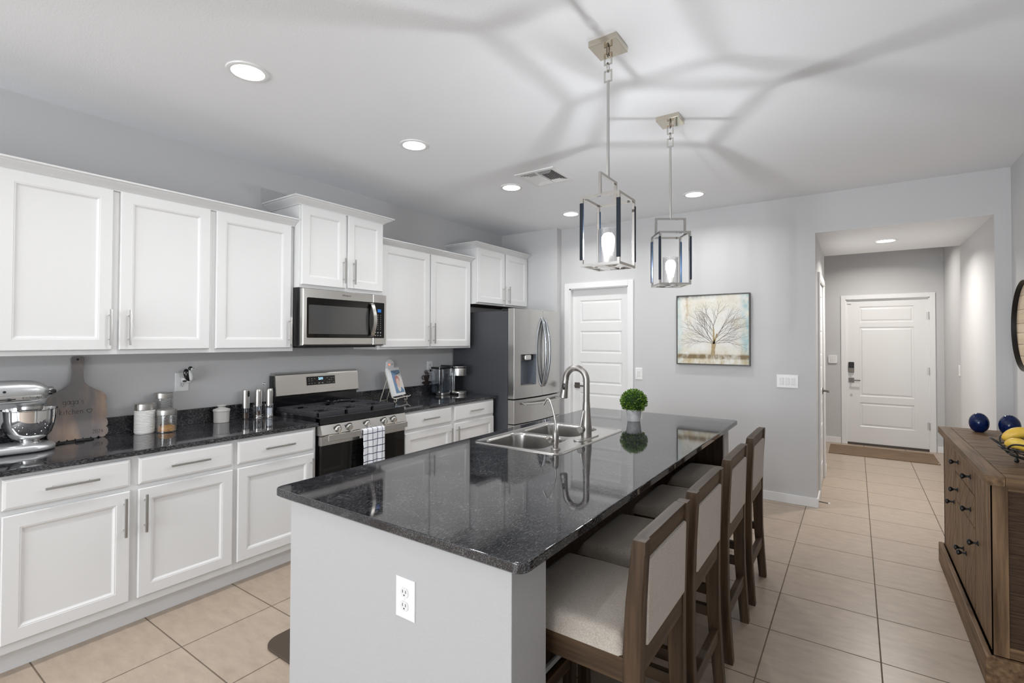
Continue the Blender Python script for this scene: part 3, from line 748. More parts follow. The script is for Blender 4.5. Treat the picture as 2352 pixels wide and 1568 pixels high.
def checkmat():
    m = bpy.data.materials.new('window_check_cotton'); m.use_nodes = True; nt = m.node_tree; N = nt.nodes; L = nt.links; P = N['Principled BSDF']; P.inputs['Roughness'].default_value = .9
    tc = N.new('ShaderNodeTexCoord'); sp = N.new('ShaderNodeSeparateXYZ'); L.new(tc.outputs['Object'], sp.inputs[0])
    nz = N.new('ShaderNodeTexNoise'); nz.inputs['Scale'].default_value = 9; L.new(tc.outputs['Object'], nz.inputs[0])
    outs = []
    for ax, per, off, wd in (('Y', .044, .010, .11), ('Z', .050, .012, .11)):
        a = N.new('ShaderNodeMath'); a.operation = 'MULTIPLY_ADD'; a.inputs[1].default_value = 1 / per; a.inputs[2].default_value = off / per
        dm = N.new('ShaderNodeMath'); dm.operation = 'MULTIPLY_ADD'; dm.inputs[1].default_value = .012; L.new(nz.outputs['Fac'], dm.inputs[0]); L.new(sp.outputs[ax], dm.inputs[2])
        L.new(dm.outputs[0], a.inputs[0])
        f = N.new('ShaderNodeMath'); f.operation = 'FRACT'; L.new(a.outputs[0], f.inputs[0])
        c = N.new('ShaderNodeMath'); c.operation = 'LESS_THAN'; c.inputs[1].default_value = wd; L.new(f.outputs[0], c.inputs[0]); outs.append(c)
    mx = N.new('ShaderNodeMath'); mx.operation = 'MAXIMUM'; L.new(outs[0].outputs[0], mx.inputs[0]); L.new(outs[1].outputs[0], mx.inputs[1])
    mc = N.new('ShaderNodeMix'); mc.data_type = 'RGBA'; mc.inputs[6].default_value = (.74, .76, .80, 1); mc.inputs[7].default_value = (.012, .025, .07, 1)
    L.new(mx.outputs[0], mc.inputs[0]); L.new(mc.outputs[2], P.inputs['Base Color']); return m
tw = b.build('towel_cloth', checkmat(), t, ang=80)
md = tw.modifiers.new('s', 'SOLIDIFY'); md.thickness = .003; md.offset = 0

# ================================================================== MICROWAVE
t = thing('microwave_oven', 'stainless over-the-range microwave with dark window under the raised cabinet', 'microwave', (-3.4, 2.42, 1.42))
MY0, MY1, MZ0, MZ1, MXF = 2.0505, 2.812, 1.425, 1.838, -3.222
MB().box(XW + .002, MXF - .035, MY0 - .0, MY1, MZ0 - .003, MZ1 + .005, .003).build('case', M['black'], t)
ys = 2.672
b = MB(); b.loops(MY0, ys, MZ0 + .004, MZ1, [(0, -.035), (0, -.006), (.006, 0), (.025, 0)], FX(MXF), True, False)
dr = b.build('door', M['steel'], t, ang=25)
b = MB().prism(rrect(MY0 + .030, ys + .005, 1.483, 1.774, .010), FX(MXF), -.002, .0012); b.build('door_glass', M['dglass'], dr)
b = MB().prism(rrect(MY0 + .045, 2.625, 1.512, 1.722, .004), FX(MXF), .001, .0018); b.build('window_screen', M['mglass'], dr)
pts = [(MXF + .002, 2.650, 1.762), (MXF + .018, 2.652, 1.757)] + [(MXF + .020 + .030 * sin(pi * k / 12), 2.650 + .004 * sin(pi * k / 12), 1.755 - .252 * k / 12) for k in range(1, 12)] + [(MXF + .018, 2.652, 1.501), (MXF + .002, 2.650, 1.496)]
b = MB(); bm = b.bm; R0 = []
for i, p in enumerate(pts):
    q0 = Vector(pts[min(i + 1, len(pts) - 1)]) - Vector(pts[max(i - 1, 0)]); q0.normalize(); nn = Vector((q0.z, 0, -q0.x)) * -1; w_ = .016
    R0.append([bm.verts.new(Vector(p) + Vector((0, sy * w_, 0)) + nn * sx * .005) for sy, sx in ((-1, -1), (1, -1), (1, 1), (-1, 1))])
for A, B in zip(R0, R0[1:]):
    for j in range(4): bm.faces.new((A[j], A[(j + 1) % 4], B[(j + 1) % 4], B[j]))
bm.faces.new(R0[0]); bm.faces.new(R0[-1][::-1])
b.build('door_handle', M['steel'], dr, ang=50)
b = MB().text('Whirlpool', MX(MXF + .0005, 2.418, 1.808), .019); b.build('brand_lettering', M['slot'], dr)
b = MB(); b.loops(ys + .001, MY1, MZ0 + .004, MZ1, [(0, -.035), (0, -.006), (.004, 0), (.025, 0)], FX(MXF), True, False); pn = b.build('control_panel', M['steel'], t, ang=25)
MB().prism(rrect(ys + .002, 2.788, 1.483, 1.774, .008), FX(MXF), -.002, .0012).build('panel_glass', M['dglass'], pn)
MB().prism(rrect(2.718, 2.754, 1.695, 1.720, .002), FX(MXF), .001, .0018).build('clock_screen', M['blue_lcd'], pn)
b = MB()
for i in range(11):
    for u in (2.722, 2.750):
        if i in (8,): continue
        b.prism(circ(u, 1.672 - i * .0165, .0032, .0024, 8), FX(MXF), .001, .0016)
for u in (2.697, 2.722, 2.750):
    for v in (1.530, 1.505): b.prism(circ(u, v, .006, .0035, 10), FX(MXF), .001, .0016)
b.build('keypad_legends', M['print'], pn)
MB().box(XW + .05, MXF - .06, MY0 + .06, MY1 - .06, MZ0 - .016, MZ0 - .002, .004).build('bottom_grille', M['blackm'], t)

# ================================================================== FRIDGE
t = thing('french_door_fridge', 'stainless french door fridge with water dispenser and dark grey side', 'fridge', (-3.25, 4.58, 0))
GY0, GY1, GM, GX = 4.122, 5.040, 4.622, -2.820
MB().box(XW + .02, -2.905, GY0 + .003, GY1 - .006, .02, 1.765, .004).build('case', M['fridge_side'], t)
b = MB().box(-2.99, -2.86, GY0 + .012, GY0 + .10, 1.765, 1.790, .004); b.box(-2.99, -2.86, GY1 - .10, GY1 - .012, 1.765, 1.790, .004); b.build('hinge_cover', M['blackm'], t)
def bowed(y0, y1, z0, z1, name, hole=None, cy=4.62, hw=.46, bow=.034):
    """door with a gently bowed front"""
    f = lambda y: GX + bow * (1 - ((y - cy) / hw) ** 2)
    n = 14; ysx = [y0 + .004 + (y1 - y0 - .008) * i / n for i in range(n + 1)]
    zs = [z0, z1]
    if hole:
        ysx = sorted(set([y for y in ysx if abs(y - hole[0]) > .006 and abs(y - hole[1]) > .006] + [hole[0], hole[1]])); zs = [z0, hole[2], hole[3], z1]
    b = MB(); bm = b.bm
    for i in range(len(ysx) - 1):
        for j in range(len(zs) - 1):
            if hole and ysx[i] >= hole[0] - 1e-6 and ysx[i + 1] <= hole[1] + 1e-6 and j == 1: continue
            bm.faces.new([bm.verts.new((f(y), y, z)) for y, z in ((ysx[i], zs[j]), (ysx[i + 1], zs[j]), (ysx[i + 1], zs[j + 1]), (ysx[i], zs[j + 1]))])
    xb = -2.898
    def strip(P):
        for (a, c) in zip(P, P[1:]):
            bm.faces.new([bm.verts.new((a[0], a[1], z)) for z in (z0, z1)] + [bm.verts.new((c[0], c[1], z)) for z in (z1, z0)])
    strip([(xb, y0), (f(y0) - .006, y0), (f(ysx[0]) - .0005, y0 + .002), (f(ysx[0]), ysx[0])])
    strip([(f(ysx[-1]), ysx[-1]), (f(ysx[-1]) - .0005, y1 - .002), (f(y1) - .006, y1), (xb, y1)])
    strip([(xb, y1), (xb, y0)])
    for z in (z0, z1):
        bm.faces.new([bm.verts.new((xb, y0, z))] + [bm.verts.new((f(y), y, z)) for y in ysx] + [bm.verts.new((xb, y1, z))])
    return b.build(name, M['steel_fr'], t, weld=True, ang=30), f
HOLE = (4.222, 4.486, 1.003, 1.322)
dL, ff = bowed(GY0, GM - .002, .876, 1.792, 'door', HOLE)
dRt, _ = bowed(GM + .002, GY1, .876, 1.792, 'door')
fz, _ = bowed(GY0, GY1, .622, .862, 'freezer_drawer')
fz2, _ = bowed(GY0, GY1, .06, .612, 'freezer_drawer')
# dispenser recess
h0, h1, z0, z1 = HOLE; xb = -2.885
b = MB(); bm = b.bm
xa, xc_ = ff(h0), ff(h1)
P = [(xa, h0), (xb, h0 + .012), (xb, h1 - .012), (xc_, h1)]
for (a, c) in zip(P, P[1:]): bm.faces.new([bm.verts.new((a[0], a[1], z)) for z in (z0, z1)] + [bm.verts.new((c[0], c[1], z)) for z in (z1, z0)])
for z in (z0, z1): bm.faces.new([bm.verts.new((x, y, z)) for x, y in P])
b.build('dispenser_recess', mat('dispenser_grey', (.16, .18, .21), .25, .3), dL, weld=True, smooth=False)
b = MB().box(xb, ff(h0) - .012, h0 + .012, h1 - .012, 1.258, z1 - .002, .003); b.build('dispenser_head', M['black'], dL)
MB().box(ff(h0) - .03, ff(h0) + .012, h0 + .075, h1 - .075, 1.262, 1.318, .012).build('dispenser_spout', M['steel'], dL)
MB().box(xb, xb + .008, h0 + .022, h0 + .095, 1.085, 1.245, .003).build('ice_chute_plate', M['plate2'], dL)
MB().box(xb, ff(h0), h0 + .012, h1 - .012, z0, z0 + .008, .002).build('drip_tray', M['nickel_d'], dL)
def arch(y0, ym, za, zb, xf):
    return [(xf + .060 * sin(pi * k / 16) ** .75 + (0 if 0 < k < 16 else -.004), y0 + (ym - y0) * sin(pi * k / 16), za + (zb - za) * k / 16) for k in range(17)]
for dd, ya, yb in ((dL, GM - .026, GM - .040), (dRt, GM + .026, GM + .040)):
    b = MB().tube(arch(ya, yb, .972, 1.708, ff(GM) + .002), [.013] + [.0165] * 15 + [.013], 12); b.build('door_handle', mat('blue_grey_steel', (.42, .44, .47), .2, 1.0), dd, ang=60)
hz_ = .806
pts = [(ff(4.25) + .002, 4.250, hz_ - .008), (ff(4.25) + .045, 4.250, hz_ - .004)]
b = MB().tube([(ff(y) + .045 - (.03 * max(0, (y - 4.92) / .08)), y, hz_ + (.012 * ((y - 4.62) / .37) ** 2)) for y in [4.245 + .75 * k / 16 for k in range(17)]], .0135, 12)
for y in (4.275, 4.965): b.cyl((ff(y) - .004, y, hz_ + .008), .010, .045, 'x', 12)
b.build('drawer_handle', M['nickel'], fz, ang=60)
b = MB().tube([(ff(y) + .045, y, .54) for y in [4.245 + .75 * k / 16 for k in range(17)]], .0135, 12)
for y in (4.275, 4.965): b.cyl((ff(y) - .004, y, .54), .010, .045, 'x', 12)
b.build('drawer_handle', M['nickel'], fz2, ang=60)

# ================================================================== ISLAND
IX0, IX1, IY0, IY1 = -1.845, -.692, 1.055, 3.842
t = thing('kitchen_island', 'pale painted kitchen island with end walls and knee space, under dark granite', 'island', (-1.3, 2.45, 0))
MB().box(-1.773, -.749, 1.085, 1.264, 0, CT - .031, .004).build('end_wall', M['island'], t)
MB().box(-1.773, -.749, 3.66, 3.808, 0, CT - .031, .004).build('end_wall', M['island'], t)
KN = wood('knee_space_shade_wood', (0.022, 0.0125, 0.007), (0.062, 0.037, 0.021), 'z')  # brown lining; its dark colour puts in the shade under the top
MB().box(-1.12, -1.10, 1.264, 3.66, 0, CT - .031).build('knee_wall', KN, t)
MB().box(-1.0995, -.757, 3.654, 3.6602, .09, CT - .032).build('knee_side_shade_panel', KN, t)
MB().box(-1.0995, -.757, 1.2638, 1.270, .09, CT - .032).build('knee_side_shade_panel', KN, t)
MB().box(-1.765, -1.755, 1.264, 3.66, .10, CT - .031).build('cabinet_front', M['cab'], t)
MB().box(-1.70, -1.69, 1.264, 3.66, .0, .10).build('toe_kick', M['cab'], t)
b = MB()
for y0 in (1.30, 1.78, 2.26, 2.74, 3.20):
    b.loops(y0, y0 + .44, .15, .84, DP, FXN(-1.765))
b.build('cabinet_doors', M['cab'], t, ang=12)
b = MB()
for y0, y1 in ((1.071, 1.278), (3.646, 3.822)):
    b.box(-.749, -.735, y0, y1, 0, .083, .003)
b.box(-1.787, -.736, 1.071, 1.085, 0, .083, .003); b.box(-1.787, -.736, 3.808, 3.822, 0, .083, .003); b.box(-1.10, -.7495, 3.646, 3.66, 0, .083, .003); b.box(-1.10, -.7495, 1.264, 1.278, 0, .083, .003)
b.box(-1.10, -1.086, 1.278, 3.646, 0, .083, .003)
b.build('baseboard', M['trim'], t)
# island top with sink cut-out
SX0, SX1, SY0, SY1 = -1.758, -1.203, 2.152, 2.985
ic = thing('island_countertop', 'large black speckled granite top on the island, holding the sink', 'worktop', (-1.27, 2.45, CT - .031))
out = rrect(IX0, IX1, IY0, IY1, .035, 6)
hol = (SX0 + .02, SX1 - .02, SY0 + .02, SY1 - .02)
b = MB(); bm = b.bm
def ring2(poly, z): return [bm.verts.new((x, y, z)) for x, y in poly]
B_ = .005
Z0, Z1 = CT - .031, CT
def inset(p, k): # shrink towards center of rounded rect
    return rrect(IX0 + k, IX1 - k, IY0 + k, IY1 - k, .035 - k * .5, 6)
rings = [ring2(inset(None, B_), Z0), ring2(out, Z0 + B_), ring2(out, Z1 - B_), ring2(inset(None, B_ * .3), Z1 - B_ * .3), ring2(inset(None, B_), Z1)]
for A, C in zip(rings, rings[1:]):
    n = len(A)
    for j in range(n): bm.faces.new((A[j], A[(j + 1) % n], C[(j + 1) % n], C[j]))
hq = [(hol[1], hol[2]), (hol[1], hol[3]), (hol[0], hol[3]), (hol[0], hol[2])]   # matches rrect corner order
for ringv, z in ((rings[-1], Z1), (rings[0], Z0)):
    hv = [bm.verts.new((x, y, z)) for x, y in hq]; m7 = 7
    for c in range(4):
        for j in range(m7 - 1): bm.faces.new((ringv[c * m7 + j], ringv[c * m7 + j + 1], hv[c]))
        e, nx = ringv[c * m7 + m7 - 1], ringv[((c + 1) * m7) % 28]
        bm.faces.new((e, nx, hv[(c + 1) % 4], hv[c]))
    if z == Z1: hv1 = hv
    else: hv0 = hv
for c in range(4): bm.faces.new((hv1[c], hv1[(c + 1) % 4], hv0[(c + 1) % 4], hv0[c]))
b.build('slab', M['granite'], ic, ang=25)

# ================================================================== SINK
t = thing('kitchen_sink', 'double bowl stainless drop-in sink in the island countertop', 'sink', (-1.48, 2.57, CT))
b = MB(); bm = b.bm
def rr_ring(x0, x1, y0, y1, r, z): return [bm.verts.new((x, y, z)) for x, y in rrect(x0, x1, y0, y1, r, 6)]
def bridge(A, C):
    n = len(A)
    for j in range(n): bm.faces.new((A[j], A[(j + 1) % n], C[(j + 1) % n], C[j]))
RZ = CT + .006
o0 = rr_ring(SX0, SX1, SY0, SY1, .04, CT + .0002); o1 = rr_ring(SX0 + .003, SX1 - .003, SY0 + .003, SY1 - .003, .037, RZ); o2 = rr_ring(SX0 + .014, SX1 - .014, SY0 + .014, SY1 - .014, .028, RZ - .001)
o3 = rr_ring(SX0 + .018, SX1 - .018, SY0 + .018, SY1 - .018, .025, RZ - .0035)
bridge(o0, o1); bridge(o1, o2); bridge(o2, o3)
bowls = [(-1.722, -1.345, 2.185, 2.535), (-1.722, -1.345, 2.575, 2.950)]
DZ = RZ - .0035
def deckfill(xa, xb, ya, yb): bm.faces.new([bm.verts.new((x, y, DZ)) for x, y in ((xa, ya), (xb, ya), (xb, yb), (xa, yb))])
# deck as polygon with two holes: fill using triangle_fill
edges = []
def ring_edges(R):
    n = len(R); return [bm.edges.get((R[i], R[(i + 1) % n])) or bm.edges.new((R[i], R[(i + 1) % n])) for i in range(n)]
hr = []
for (x0, x1, y0, y1) in bowls:
    a = rr_ring(x0, x1, y0, y1, .075, DZ); hr.append((a, (x0, x1, y0, y1)))
edges = ring_edges(o3) + ring_edges(hr[0][0]) + ring_edges(hr[1][0])
bmesh.ops.triangle_fill(bm, edges=edges, use_beauty=True, use_dissolve=False)
for a, (x0, x1, y0, y1) in hr:
    prev = a
    for k, (ins, z, r) in enumerate(((.006, DZ - .004, .070), (.010, DZ - .012, .068), (.020, DZ - .15, .06), (.030, DZ - .172, .055), (.055, DZ - .182, .04))):
        q = rr_ring(x0 + ins, x1 - ins, y0 + ins, y1 - ins, r, z); bridge(prev, q); prev = q
    bm.faces.new(prev)
b.build('basin', M['steel_sink'], t, ang=40)
for (x0, x1, y0, y1) in bowls:
    MB().lathe([(.045, DZ - .1805), (.042, DZ - .178), (.03, DZ - .179), (.0, DZ - .180)], ((x0 + x1) / 2, (y0 + y1) / 2, 0), 24, cap=False).build('drain', M['nickel'], t)

# ================================================================== FAUCETS
t = thing('pull_down_faucet', 'tall arched brushed nickel pull-down faucet with side lever behind the sink', 'faucet', (-1.283, 2.62, RZ))
fx, fy = -1.283, 2.615
b = MB().prism(rrect(fx - .030, fx + .030, fy - .125, fy + .125, .029, 6), FZ(RZ - .0033), 0, .007, .002); b.build('deck_plate', M['nickel'], t)
b = MB().lathe([(.0305, .0030), (.0305, .060), (.029, .075), (.024, .13), (.0205, .19), (.0195, .205)], (fx, fy, RZ), 28); b.build('faucet_body', M['nickel_d'], t)
pts = [(fx, fy, RZ + .200), (fx, fy, RZ + .27)]
ra = .068
pts += [(fx - ra + ra * cos(a), fy, RZ + .328 + ra * 1.05 * sin(a)) for a in [pi * k / 18 * 1.02 for k in range(19)]]
xl = fx - 2 * ra
pts[2:2] = [(fx, fy, RZ + .30)]
b = MB().tube(pts, [.0185] * len(pts), 18); b.build('spout', M['nickel_d'], t, ang=60)
b = MB().lathe([(.0175, .0), (.0185, -.012), (.0185, -.03), (.023, -.095), (.0235, -.105), (.019, -.108), (0, -.108)], n=24, M=Matrix.Translation((xl - .001, fy, RZ + .325)) @ Matrix.Rotation(radians(7), 4, 'Y'))
hd = b.build('spray_head', M['nickel_d'], t, ang=50)
MB().superq((xl - .002, fy - .0205, RZ + .288), .009, .004, .020, .8, .8, 16, 10).build('spray_button', M['black'], hd)
b = MB().cyl((fx - .012, fy - .062, RZ + .052), .0195, .055, 'y', 24, bev=.003); b.build('valve_hub', M['nickel_d'], t)
MB().tube([(fx - .012, fy - .050, RZ + .060), (fx - .006, fy - .052, RZ + .10), (fx + .004, fy - .046, RZ + .16)], [.006, .0055, .004], 10).build('lever', M['nickel'], t)
t = thing('filter_faucet', 'small slim gooseneck filtered water tap at the near corner of the sink', 'faucet', (-1.283, 2.257, RZ))
gx, gy = -1.283, 2.257
b = MB().lathe([(.026, -.003), (.024, .004), (.014, .006), (.014, .022), (.017, .028), (.0165, .075), (.012, .088), (.008, .095)], (gx, gy, RZ), 24); b.build('tap_body', M['nickel_d'], t)
pts = [(gx, gy, RZ + .09), (gx - .001, gy, RZ + .13)] + bez((gx - .002, gy, RZ + .14), (gx - .012, gy, RZ + .19), (gx - .034, gy, RZ + .285), (gx - .060, gy, RZ + .243), 12) + [(gx - .074, gy, RZ + .221)]
MB().tube(pts, .0052, 12).build('gooseneck', M['nickel'], t, ang=60)
b = MB().cyl((gx - .010, gy - .045, RZ + .045), .011, .04, 'y', 18, bev=.002); b.lathe([(.0, -.012), (.012, -.008), (.016, 0), (.012, .008), (0, .012)], (gx - .020, gy - .043, RZ + .056), 16); b.build('tap_knob', M['nickel_d'], t)

# ================================================================== POTTED BOXWOOD
t = thing('potted_boxwood_ball', 'round clipped green boxwood in a small grey concrete pot on the island', 'plant', (-1.288, 3.375, CT))
pc = (-1.288, 3.375, CT)
MB().lathe([(0, .0), (.041, 0), (.043, .003), (.054, .080), (.053, .083), (.047, .083), (.046, .07), (0, .068)], pc, 40, cap=False).build('pot', M['pot'], t, ang=40)
bc = Vector((pc[0], pc[1], CT + .138)); RB = .076
MB().superq(tuple(bc), RB, RB, RB * .92, 1, 1, 24, 14).build('foliage_core', M['leafcore'], t)
random.seed(11)
b = MB(); bm = b.bm
for k in range(1900):
    zz = random.uniform(-.72, 1); th = random.uniform(0, 2 * pi); r_ = math.sqrt(max(0, 1 - zz * zz)); d = Vector((r_ * cos(th), r_ * sin(th), zz))
    p = bc + Vector((d.x, d.y, d.z * .93)) * (RB + random.uniform(-.004, .014))
    tl = (d + Vector((random.uniform(-.8, .8), random.uniform(-.8, .8), random.uniform(-.5, .8)))).normalized()
    sd = tl.cross(Vector((random.uniform(-1, 1), random.uniform(-1, 1), random.uniform(-1, 1)))).normalized()
    L_ = random.uniform(.009, .014); W_ = L_ * .36
    bm.faces.new([bm.verts.new(q) for q in (p, p + tl * L_ * .5 + sd * W_, p + tl * L_, p + tl * L_ * .5 - sd * W_)])
b.build('leaves', M['leaf'], t, smooth=False)

# ================================================================== BAR STOOLS
def make_stool(label):
    t = thing('bar_stool', label, 'stool', (0, 0, 0), 'bar stools along the island')
    W2 = .2225
    for s in (-1, 1):
        # rear leg and back post in one curved timber: x of centre against height
        path = [(.013, 0), (.003, .12), (-.010, .30), (-.014, .45), (-.013, .60), (-.006, .75), (.006, .888), (.009, .925)]
        wd = [.020, .022, .0245, .0265, .0265, .0245, .0205, .018]
        b = MB(); bm = b.bm; R0 = []; yc = s * (W2 - .021)
        for (x, z), w in zip(path, wd):
            R0.append([bm.verts.new((x + i * w, yc + j * .0205, z)) for i, j in ((-1, -1), (1, -1), (1, 1), (-1, 1))])
        for A, C in zip(R0, R0[1:]):
            for j in range(4): bm.faces.new((A[j], A[(j + 1) % 4], C[(j + 1) % 4], C[j]))
        bm.faces.new(R0[0]); bm.faces.new(R0[-1][::-1])
        bmesh.ops.recalc_face_normals(bm, faces=bm.faces[:])
        sharp = [e for e in bm.edges if e.calc_length() > .06]
        bmesh.ops.bevel(bm, geom=sharp, offset=.0025, segments=1, affect='EDGES')
        b.build('rear_leg', M['stool_z'], t, ang=30, local=True)
        # front leg
        b = MB().box(-.445, -.405, s * (W2 - .002) - .02, s * (W2 - .002) + .02 - s * .0, 0, .595, .002) if False else MB().box(-.448, -.408, yc - .0205, yc + .0205, 0, .56, .002)
        b.build('front_leg', M['stool_z'], t, local=True)
        b = MB().box(-.41, .004, yc - .014, yc + .014, .285, .327, .002); b.build('side_stretcher', M['stool_x'], t, local=True)
        b = MB().box(-.41, -.030, yc - .0195, yc + .0195, .525, .595, .002); b.build('side_rail', M['stool_x'], t, local=True)
    MB().box(-.448, -.408, -W2 + .04, W2 - .04, .525, .595, .002).build('front_rail', M['stool_y'], t, local=True)
    MB().box(-.440, -.415, -W2 + .04, W2 - .04, .205, .255, .002).build('foot_rest', M['stool_y'], t, local=True)
    MB().box(-.016, .012, -W2 + .04, W2 - .04, .195, .248, .002).build('rear_stretcher', M['stool_y'], t, local=True)
    MB().box(-.034, .010, -W2 + .04, W2 - .04, .548, .632, .002).build('lower_back_rail', M['stool_y'], t, local=True)
    # top rail: lower edge arches up a little in the middle
    n = 12; poly = [(-W2 + .0405, .835), (-W2 + .058, .853)] + [(-W2 + .075 + (2 * W2 - .15) * k / n, .858) for k in range(n + 1)] + [(W2 - .058, .853), (W2 - .0405, .835), (W2 - .0405, .925), (-W2 + .0405, .925)]
    MB().prism(poly, lambda u, v, d: (-.006 + d + (v - .85) * .09, u, v), -.014, .022, .002).build('top_rail', M['stool_y'], t, local=True)
    MB().box(-.028, .004, -W2 + .0405, W2 - .0405, .625, .866, .006, M=Matrix.Rotation(radians(1.5), 4, 'Y')).build('back_panel', M['fabric'], t, local=True)
    # cushion
    b = MB(); bm = b.bm; nu, nv = 26, 26; V = []
    for i in range(nu + 1):
        u = -1 + 2 * i / nu; row = []
        for j in range(nv + 1):
            v = -1 + 2 * j / nv
            e = max(abs(u), abs(v)); k = min(1, (1 - abs(u)) / .16); l = min(1, (1 - abs(v)) / .16)
            zz = .594 + .050 * math.sqrt(max(0, 1 - (1 - k) ** 2)) * math.sqrt(max(0, 1 - (1 - l) ** 2)) + .022 * (1 - u * u) * (1 - v * v)
            row.append(bm.verts.new((-.244 + u * .209, v * .2225, zz)))
        V.append(row)
    for i in range(nu):
        for j in range(nv): bm.faces.new((V[i][j], V[i + 1][j], V[i + 1][j + 1], V[i][j + 1]))
    E_ = [V[i][0] for i in range(nu + 1)] + [V[nu][j] for j in range(1, nv + 1)] + [V[i][nv] for i in range(nu - 1, -1, -1)] + [V[0][j] for j in range(nv - 1, 0, -1)]
    bm.faces.new(E_)
    b.build('seat_cushion', M['fabric'], t, ang=60, local=True)
    return t
SXP = -.498
labs = ['nearest walnut bar stool, beige seat fully visible by the island corner', 'second walnut bar stool from the camera, tucked under the island', 'third walnut bar stool from the camera, tucked under the island', 'farthest walnut bar stool, closest to the grey back wall']
st0 = make_stool(labs[0])
for i, y in enumerate((1.540, 2.070, 2.660, 3.272)):
    s = st0 if i == 0 else copy_tree(st0)
    s.location = (SXP, y, 0); s['label'] = labs[i]

# ================================================================== PENDANTS
def make_pendant(label):
    t = thing('pendant_light', label, 'pendant light', (0, 0, 0), 'pendant lights over the island')
    ZC = CEIL
    MB().box(-.065, .065, -.065, .065, ZC - .026, ZC, .0015).build('ceiling_canopy', mat('floor_tinted_nickel', (.60, .55, .465), .05, 1.0), t, local=True)  # warm reflection of the floor put into the canopy's metal colour
    b = MB().tube([(0, -.012, ZC - .026), (0, -.012, ZC - .048), (0, 0, ZC - .056), (0, .012, ZC - .048), (0, .012, ZC - .026)], .0035, 8)
    def link(z, w, h, ax):
        P = [(-w, -h), (w, -h), (w, h), (-w, h)]
        return [(u, 0, z + v) if ax == 'x' else (0, u, z + v) for u, v in P]
    for z, ax in ((ZC - .066, 'x'), (ZC - .104, 'y'), (ZC - .142, 'x')):
        if z == ZC - .104: b.tube([(0, .012 * cos(a), z + .020 * sin(a)) for a in [2 * pi * k / 16 for k in range(16)]], .003, 8, True)
        else:
            for (x0, x1, z0, z1) in ((-.019, -.013, -.026, .026), (.013, .019, -.026, .026), (-.013, .013, -.026, -.020), (-.013, .013, .020, .026)): b.box(x0, x1, -.003, .003, z + z0, z + z1)
    b.build('chain_links', M['polnick'], t, local=True)
    MB().tube([(0, 0, ZC - .165), (0, 0, 2.183)], .0062, 14).build('stem', M['nickel'], t, local=True)
    T0, T1, H, G = 1.790, 2.095, .084, .0055
    b = MB()
    # stirrup bracket, running along y
    b.box(-G, G, -H - G, H + G, 2.178, 2.189); b.box(-G, G, -H - G, -H + G, T1, 2.178); b.box(-G, G, H - G, H + G, T1, 2.178)
    for z in (T0, T1 - 2 * G):
        for s in (-1, 1):
            b.box(-H - G, H + G, s * H - G, s * H + G, z, z + 2 * G); b.box(s * H - G, s * H + G, -H + G, H - G, z, z + 2 * G)
    for sx in (-1, 1):
        for sy in (-1, 1): b.box(sx * H - G, sx * H + G, sy * H - G, sy * H + G, T0 + 2 * G, T1 - 2 * G)
    b.box(-H, H, -.012, .012, T0 + .002, T0 + .008); b.box(-.012, .012, -H, H, T0 + .0015, T0 + .0075)
    b.cyl((0, 0, T0 + .007), .047, .006, 'z', 28)
    b.build('frame', M['polnick'], t, local=True)
    for sx in (-1, 1):
        for sy in (-1, 1):
            xs = sorted((sx * (H - G - .0022), sx * (H + G + .0028))); yz = sorted((sy * (H - G + .0035), sy * (H + G + .0028)))
            MB().box(xs[0], xs[1], yz[0], yz[1], T0 + .028, T1 - .030, .001).build('leather_wrap', M['navy'], t, local=True)
    b = MB().lathe([(.0415, T0 + .0131), (.044, T0 + .0131), (.044, T0 + .167), (.0415, T0 + .167), (.0415, T0 + .0131)], n=48, cap=False); b.build('glass_cylinder', M['glass'], t, local=True)
    b = MB().lathe([(.021, T0 + .012), (.021, T0 + .052), (.018, T0 + .056)], n=24)
    b.build('lamp_socket', M['nickel'], t, local=True)
    b = MB().lathe([(.013, T0 + .056), (.015, T0 + .066), (.024, T0 + .098), (.029, T0 + .120), (.0275, T0 + .136), (.019, T0 + .149), (.008, T0 + .153), (0, T0 + .154)], n=24, cap=False)
    bl_ = b.build('light_bulb', M['bulb'], t, local=True, ang=80)
    MB().cyl((0, 0, T0 + .075), .005, .06, 'z', 10).build('filament', M['filament'], bl_, local=True)
    return t
p1 = make_pendant('near pendant lantern with navy wrapped corners and glass cylinder over the island')
p1.location = (-.888, 2.022, 0)
p2 = copy_tree(p1); p2.location = (-.888, 2.915, 0); p2.rotation_euler = (0, 0, radians(-56)); p2['label'] = 'far, turned pendant lantern over the island, nearer the picture on the wall'
for c in p2.children:
    if c.name.startswith('ceiling_canopy') or c.name.startswith('chain'): c.rotation_euler = (0, 0, radians(56))

# ================================================================== SIDEBOARD
BX0, BX1, BY0, BY1, BT = .455, .948, 2.915, 4.405, .900
t = thing('sideboard', 'rustic brown oak sideboard with chevron planked doors on the right', 'sideboard', (.70, 3.66, 0))
fx0 = .480
b = MB().box(fx0 + .02, BX1 - .005, BY0 + .045, BY1 - .045, .02, BT - .045); b.build('carcass', M['gap'], t)
